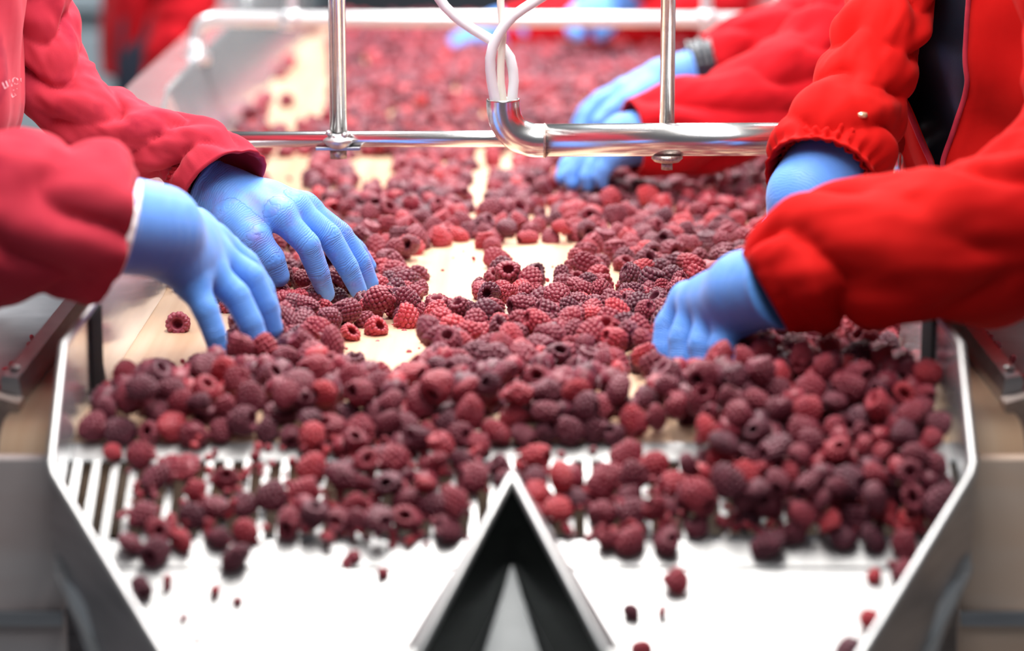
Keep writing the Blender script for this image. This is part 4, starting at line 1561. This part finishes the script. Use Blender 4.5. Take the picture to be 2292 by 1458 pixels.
# singled-out berries
SINGLE = [
    (400, 748, 'belt', 0.0100, 'lone ring shaped raspberry on bare belt beside the left glove'),
    (1073, 662, 'belt', 0.0088, 'single raspberry standing at the edge of the large bare belt patch'),
    (783, 768, 'belt', 0.0094, 'bright red hollow raspberry lying on its side on bare belt near the two left hands'),
    (841, 756, 'belt', 0.0096, 'rounded red raspberry on the bare patch right of the hollow one'),
    (1515, 1312, 'chute', 0.0088, 'largest lone raspberry lying on the right white slide'),
    (1413, 1372, 'chute', 0.0056, 'small raspberry piece left of the largest one on the right slide'),
    (1482, 1368, 'chute', 0.0048, 'tiny raspberry piece just below the largest one on the right slide'),
    (2022, 1290, 'chute', 0.0082, 'raspberry against the right funnel edge just below the grate'),
    (1950, 1400, 'chute', 0.0088, 'raspberry tucked against the right funnel edge low on the slide'),
    (1440, 1460, 'chute', 0.0070, 'raspberry at the bottom edge of the right slide beside the divider'),
    (1895, 1466, 'chute', 0.0085, 'raspberry at the bottom edge of the right slide near the funnel'),
    (316, 1322, 'chute', 0.0080, 'raspberry half hidden by the left funnel edge'),
    (530, 1262, 'chute', 0.0105, 'raspberry dropping off the left grate onto the white strip'),
    (350, 1250, 'chute', 0.0105, 'dark raspberry at the foot of the leftmost slats'),
    (290, 1228, 'chute', 0.0090, 'pointed raspberry next to the left funnel edge'),
    (1885, 1215, 'chute', 0.0095, 'long raspberry hanging over the lower strip at the right'),
    (1410, 1225, 'chute', 0.0095, 'raspberry poking past the grate foot right of the divider'),
    (970, 1150, 'chute', 0.0105, 'purple raspberry left of the divider nose'),
    (700, 1000, 'chute', 0.0125, 'large bright red raspberry on the shelf edge at the left'),
    (252, 1018, 'chute', 0.0070, 'small red raspberry alone on the left shelf'),
    (640, 244, 'belt', 0.0105, 'far raspberry alone in a bare patch by the left guard wall'),
]
for px, py, kind, r, lab in SINGLE:
    if kind == 'belt':
        p = UZ(px, py, BZ)
    else:
        p = None
        y = 1.975
        best = 1e9
        while y > 1.62:
            z = ground(0, y)
            q = proj((0, y, z))
            if abs(q[1] - (py + 14)) < best:
                best = abs(q[1] - (py + 14))
                p = U(px, q[1], y)
            y -= 0.001
    put(p.x, p.y, ground(p.x, p.y) + r * 0.86, r, lab)

TIPS = [(400, 722, 2.40), (392, 745, 2.40), (412, 745, 2.40), (783, 752, 2.36), (841, 742, 2.38), (1073, 645, 2.6)] + [proj(f[k])[:2] + (f[k].y,) for f in fA for k in (2, 3)] + [proj(tA[3])[:2] + (tA[3].y,)] + [proj(f[2])[:2] + (f[2].y,) for f in nA]


def hides_tip(x, y, z, r):
    px, py, Z = proj((x, y, z))
    for tx_, ty_, tY in TIPS:
        if y < tY and tY - y < 0.12 and math.hypot(px - tx_, py - ty_) < r * F / Z + 8:
            return True
    return False


# the last row, tipping over the end of the belt
for yr in (1.966, 1.983):
    x = -0.297 + (0.008 if yr > 1.97 else 0)
    while x < 0.30:
        r = random.choice((0.0084, 0.0092, 0.0099, 0.0106, 0.0112))
        y = yr + random.uniform(-0.005, 0.005)
        put(x, y, rest_z(x, y, r), r)
        x += r * random.uniform(1.55, 1.9)
# heap on the belt
Y0, Y1 = 1.972, 5.08
area = 0.70 * (Y1 - Y0)
nmax = 3.0
tries = int(area * nmax / 0.00040)
for t in range(tries):
    y = random.uniform(Y0, Y1)
    x = random.uniform(-0.36, 0.36)
    if abs(x) > hw(y) - 0.010:
        continue
    px, py, Z = proj((x, y, BZ))
    if px < -40 or px > 2330:
        continue
    ly = layers(px, py)
    if random.random() > ly / nmax:
        continue
    r = random.choice((0.0086, 0.0094, 0.0100, 0.0104, 0.0110, 0.0118))
    hpx = 2 * r * F / Z
    if in_hole(px, py, hpx):
        continue
    best = None
    for k in range(5):
        xx = x + (random.uniform(-0.011, 0.011) if k else 0)
        yy = y + (random.uniform(-0.011, 0.011) if k else 0)
        if abs(xx) > hw(yy) - 0.010 or yy < Y0 - 0.004:
            continue
        if k:
            qx, qy, _ = proj((xx, yy, BZ))
            if in_hole(qx, qy, hpx):
                continue
        z = rest_z(xx, yy, r)
        if best is None or z < best[2]:
            best = (xx, yy, z)
    if best is None:
        continue
    xx, yy, z = best
    if z - BZ > 0.011 + 0.0125 * (ly - 0.55):
        continue
    qx, qy, _ = proj((xx, yy, z + 0.3 * r))
    if in_hole(qx, qy, hpx * 0.4):
        continue
    if hits_hand(xx, yy, z, r) or hides_tip(xx, yy, z, r):
        continue
    put(xx, yy, z, r)

# the front edge of the heap, right at the end of the belt
for t in range(1500):
    y = random.uniform(1.969, 2.06)
    x = random.uniform(-0.302, 0.302)
    r = random.choice((0.0086, 0.0094, 0.0100, 0.0104, 0.0110))
    px, py, Z = proj((x, y, BZ))
    if in_hole(px, py, 2 * r * F / Z):
        continue
    z = rest_z(x, y, r)
    if z - BZ > (0.030 if px > 1500 else 0.023) or hits_hand(x, y, z, r) or hides_tip(x, y, z, r):
        continue
    put(x, y, z, r)
# spill on the grate
for t in range(1400):
    y = random.uniform(1.862, 1.972)
    x = random.uniform(-0.30, 0.30)
    r = random.choice((0.0080, 0.0090, 0.0098, 0.0104, 0.0112))
    px, py, Z = proj((x, y, ground(x, y) + r))
    d = grate_density(px, py)
    if random.random() > d / 2.3:
        continue
    if abs(x) > HX - 0.012:
        continue
    if abs(x) < 0.012 + max(0, (1.862 - y)) * 0.45 and y < 1.868:
        continue
    best = None
    for k in range(4):
        xx = x + (random.uniform(-0.011, 0.011) if k else 0)
        yy = y + (random.uniform(-0.008, 0.008) if k else 0)
        if abs(xx) > HX - 0.012 or yy < 1.858:
            continue
        z = rest_z(xx, yy, r)
        if best is None or z < best[2]:
            best = (xx, yy, z)
    if best is None:
        continue
    xx, yy, z = best
    if z - ground(xx, yy) > 0.012 + 0.013 * (d - 0.6) + 0.006:
        continue
    put(xx, yy, z, r)

# which ones the photograph shows largest: coarse depth-sorted discs
SCL = 4.0
buf = np.zeros((365 + 1, 573 + 1), bool)
items = []
for i, b in enumerate(BERRIES):
    items.append((b[1], i, b[0], b[1], b[2], b[3]))
for p, r in OCC:
    items.append((p.y, -1, p.x, p.y, p.z, r))
items.sort()
vis = np.zeros(len(BERRIES))
for _, i, x, y, z, r in items:
    px, py, Z = proj((x, y, z))
    rr = r * F / Z / SCL
    cx, cy = px / SCL, py / SCL
    x0, x1 = max(0, int(cx - rr)), min(573, int(cx + rr) + 1)
    y0, y1 = max(0, int(cy - rr)), min(365, int(cy + rr) + 1)
    if x1 <= x0 or y1 <= y0:
        continue
    gx, gy = np.meshgrid(np.arange(x0, x1) + 0.5, np.arange(y0, y1) + 0.5)
    m = (gx - cx) ** 2 + (gy - cy) ** 2 < rr * rr
    sub = buf[y0:y1, x0:x1]
    if i >= 0:
        vis[i] = (m & ~sub).sum()
    sub |= m
single_idx = [i for i, b in enumerate(BERRIES) if b[4]]
rest = sorted([i for i in range(len(BERRIES)) if not BERRIES[i][4]], key=lambda i: -vis[i])
chosen = rest[:300 - len(single_idx)]
mass = rest[300 - len(single_idx):]


def rand_rot(r):
    q = r.normal(size=4)
    q /= np.linalg.norm(q)
    w, x, y, z = q
    return np.array([[1 - 2 * (y * y + z * z), 2 * (x * y - z * w), 2 * (x * z + y * w)],
                     [2 * (x * y + z * w), 1 - 2 * (x * x + z * z), 2 * (y * z - x * w)],
                     [2 * (x * z - y * w), 2 * (y * z + x * w), 1 - 2 * (x * x + y * y)]])


berry_mesh = []
for k in range(NV + 1):
    P, Fq = GEO_HI[k] if k < NV else berry_domes(7, 3.5, 8, 3, (20, 14), squash=False)
    me = bpy.data.meshes.new('raspberry')
    me.from_pydata(P.tolist(), [], Fq.tolist())
    me.polygons.foreach_set('use_smooth', np.ones(len(Fq), bool))
    me.update()
    me.materials.append(MATS['berry_single'])
    berry_mesh.append(me)
HOLE_CAM = Matrix.Rotation(math.radians(78), 4, 'X')     # open core turned to the camera


def zone(b, tint):
    x, y = b[0], b[1]
    look = 'dark purple' if tint < 0.3 else ('dull wine red' if tint < 0.68 else ('crimson' if tint < 0.9 else 'bright red'))
    if y < 1.975:
        if x < -0.20:
            w = 'on the leftmost slats'
        elif x < -0.10:
            w = 'mid left grate'
        elif x < 0:
            w = 'left of the divider'
        elif x < 0.11:
            w = 'right of the divider'
        elif x < 0.21:
            w = 'mid right grate'
        else:
            w = 'grate by right guard'
        g = 'raspberries spilling over the grate'
    else:
        if x < -0.19:
            w = 'front heap below left gloves'
        elif x < -0.06:
            w = 'front heap left of centre'
        elif x < 0.08:
            w = 'front heap behind the divider'
        elif x < 0.19:
            w = 'front heap below right glove'
        else:
            w = 'heap by right guard wall'
        g = 'raspberries heaped at the front of the belt'
    if y < 1.975:
        d = 'at the foot' if y < 1.892 else ('mid slope' if y < 1.922 else 'near the shelf')
    else:
        d = 'at the edge' if y < 2.0 else ('second row' if y < 2.03 else ('third row' if y < 2.07 else 'farther back'))
    return '%s raspberry %s, %s' % (look, w, d), g


ORD = ['leftmost', 'second from left', 'third from left', 'fourth from left', 'fifth from left', 'sixth from left', 'seventh from left', 'eighth from left', 'ninth from left', 'tenth from left']
BUNCH = {}


for i in single_idx + chosen:
    x, y, z, r, lab = BERRIES[i]
    o = bpy.data.objects.new('raspberry', berry_mesh[int(rng.integers(NV))])
    COL.objects.link(o)
    M3 = rand_rot(rng)
    if lab and 'ring shaped' in lab:
        o.data = berry_mesh[NV]
        M3 = np.array(Matrix.Rotation(math.radians(-100), 3, 'X'))
    if lab and 'hollow' in lab:
        M3 = np.array(Matrix.Rotation(math.radians(28), 3, 'Z') @ Matrix.Rotation(math.radians(-118), 3, 'X'))
    tint = float(rng.random())
    if lab and 'ring shaped' in lab:
        tint = 0.55
    if lab and 'red ' in lab:
        tint = 0.95
    if lab and ('dark' in lab or 'purple' in lab):
        tint = 0.1
    o['tint'] = tint
    sc = r / 0.0096
    o.matrix_world = Matrix.Translation((x, y, z)) @ Matrix([list(row) for row in M3]).to_4x4() @ Matrix.Scale(sc, 4)
    if lab:
        tag(o, lab, 'raspberry', 'raspberries lying apart')
    else:
        l, g = zone(BERRIES[i], tint)
        tag(o, l, 'raspberry', g)
        BUNCH.setdefault(l, []).append(o)


for l, obs in BUNCH.items():
    if len(obs) > 1:
        obs.sort(key=lambda q: proj(q.matrix_world.translation)[0])
        for k, q in enumerate(obs):
            q['label'] = l + ', ' + ('rightmost' if k == len(obs) - 1 else (ORD[k] if k < 10 else ['eleventh', 'twelfth', 'thirteenth', 'fourteenth', 'fifteenth'][min(k - 10, 4)] + ' from left'))


def mass_mesh(name, items, mat):
    VV, FF, TT = [], [], []
    base = 0
    for P, Fq, tint in items:
        VV.append(P)
        FF.append(Fq + base)
        TT.append(np.full(len(P), tint, np.float32))
        base += len(P)
    o = np_mesh(name, np.vstack(VV), np.vstack(FF), mat)
    at = o.data.attributes.new('tint', 'FLOAT', 'POINT')
    at.data.foreach_set('value', np.concatenate(TT))
    return o


items = []
for i in mass:
    x, y, z, r, _ = BERRIES[i]
    k = int(rng.integers(NV))
    geo = GEO_FAR
    if vis[i] > 0 and y < 3.7:
        geo = GEO_LOW
        if 2.10 < y < 2.85:
            geo = GEO_MID
    P, Fq = geo[k]
    P = (P * (r / 0.0096)) @ rand_rot(rng).T.astype(np.float32) + np.array((x, y, z), np.float32)
    items.append((P, Fq, rng.random()))
mm = mass_mesh('raspberry_bed', items, 'berry_mass')
tag(mm, 'bed of smaller frozen raspberries covering the belt into the distance', 'raspberries', kind='stuff')

# crumbs: loose drupelets and broken bits on belt, grate, slide and trays
items = []


def crumb(x, y, zoff=0.0015, s=1.0):
    P, Fq = FRAG[int(rng.integers(len(FRAG)))]
    P = (P * s) @ rand_rot(rng).T.astype(np.float32) + np.array((x, y, ground(x, y) + zoff), np.float32)
    items.append((P, Fq, 0.55 + 0.45 * rng.random()))


for t in range(900):
    y = random.uniform(1.99, 3.4)
    x = random.uniform(-1, 1) * (hw(y) - 0.012)
    q = proj((x, y, BZ))
    if any(inpoly(q[0], q[1], H) for H in HOLES) and random.random() > 0.10:
        continue
    crumb(x, y, random.uniform(0.001, 0.010), random.uniform(0.5, 1.3))
for t in range(1100):
    y = random.uniform(1.862, 1.97)
    x = random.uniform(-0.27, 0.30)
    q = proj((x, y, ground(x, y)))
    if random.random() > min(1, grate_density(q[0], q[1]) * 1.3):
        continue
    crumb(x, y, random.uniform(0.002, 0.012), random.uniform(0.8, 1.9))
for px, py, s in ((375, 1317, 1.1), (482, 1330, 1.2), (532, 1352, 1.0), (410, 1390, 0.8), (858, 1290, 1.1), (1955, 1300, 1.3), (1995, 1270, .8), (575, 1340, .4), (441, 1440, .5), (533, 1450, .5), (790, 1255, 1.6)):
    y = 1.9
    best = None
    while y > 1.64:
        q = proj((0, y, ground(0, y)))
        if best is None or abs(q[1] - py) < best[0]:
            best = (abs(q[1] - py), y)
        y -= 0.001
    p = U(px, py, best[1])
    crumb(p.x, best[1], 0.0022, s * 1.8)
for px, py in ((1018, 585), (1040, 575), (1055, 592), (1068, 598), (1042, 613), (985, 578), (844, 772), (915, 797), (893, 744), (905, 748)):
    p = UZ(px, py, BZ)
    crumb(p.x, p.y, 0.0015, 0.8 if py < 700 else 1.4)
cr = mass_mesh('berry_crumbs', items, 'berry_mass')
tag(cr, 'small red crumbs and loose drupelets scattered between the raspberries', 'crumbs', kind='stuff')
items = []
for s in (-1, 1):
    for t in range(46):
        y = random.uniform(2.06, 2.40)
        x = s * (0.379 + abs(random.gauss(0, 0.006)))
        P, Fq = FRAG[int(rng.integers(len(FRAG)))]
        P = (P * random.uniform(1.0, 2.0)) @ rand_rot(rng).T.astype(np.float32) + np.array((x, y, BZ + random.uniform(0.001, 0.006)), np.float32)
        items.append((P, Fq, 0.6 + 0.4 * rng.random()))
cr = mass_mesh('tray_crumbs', items, 'berry_mass')
tag(cr, 'line of red crumbs lying along the guide rails in the side trays', 'crumbs', kind='stuff')
print('berries', len(BERRIES), 'single', len(single_idx) + len(chosen), 'mass', len(mass), 'tris', sum(2 * len(o.data.polygons) for o in bpy.data.objects if o.type == 'MESH' and o.data.users == 1))
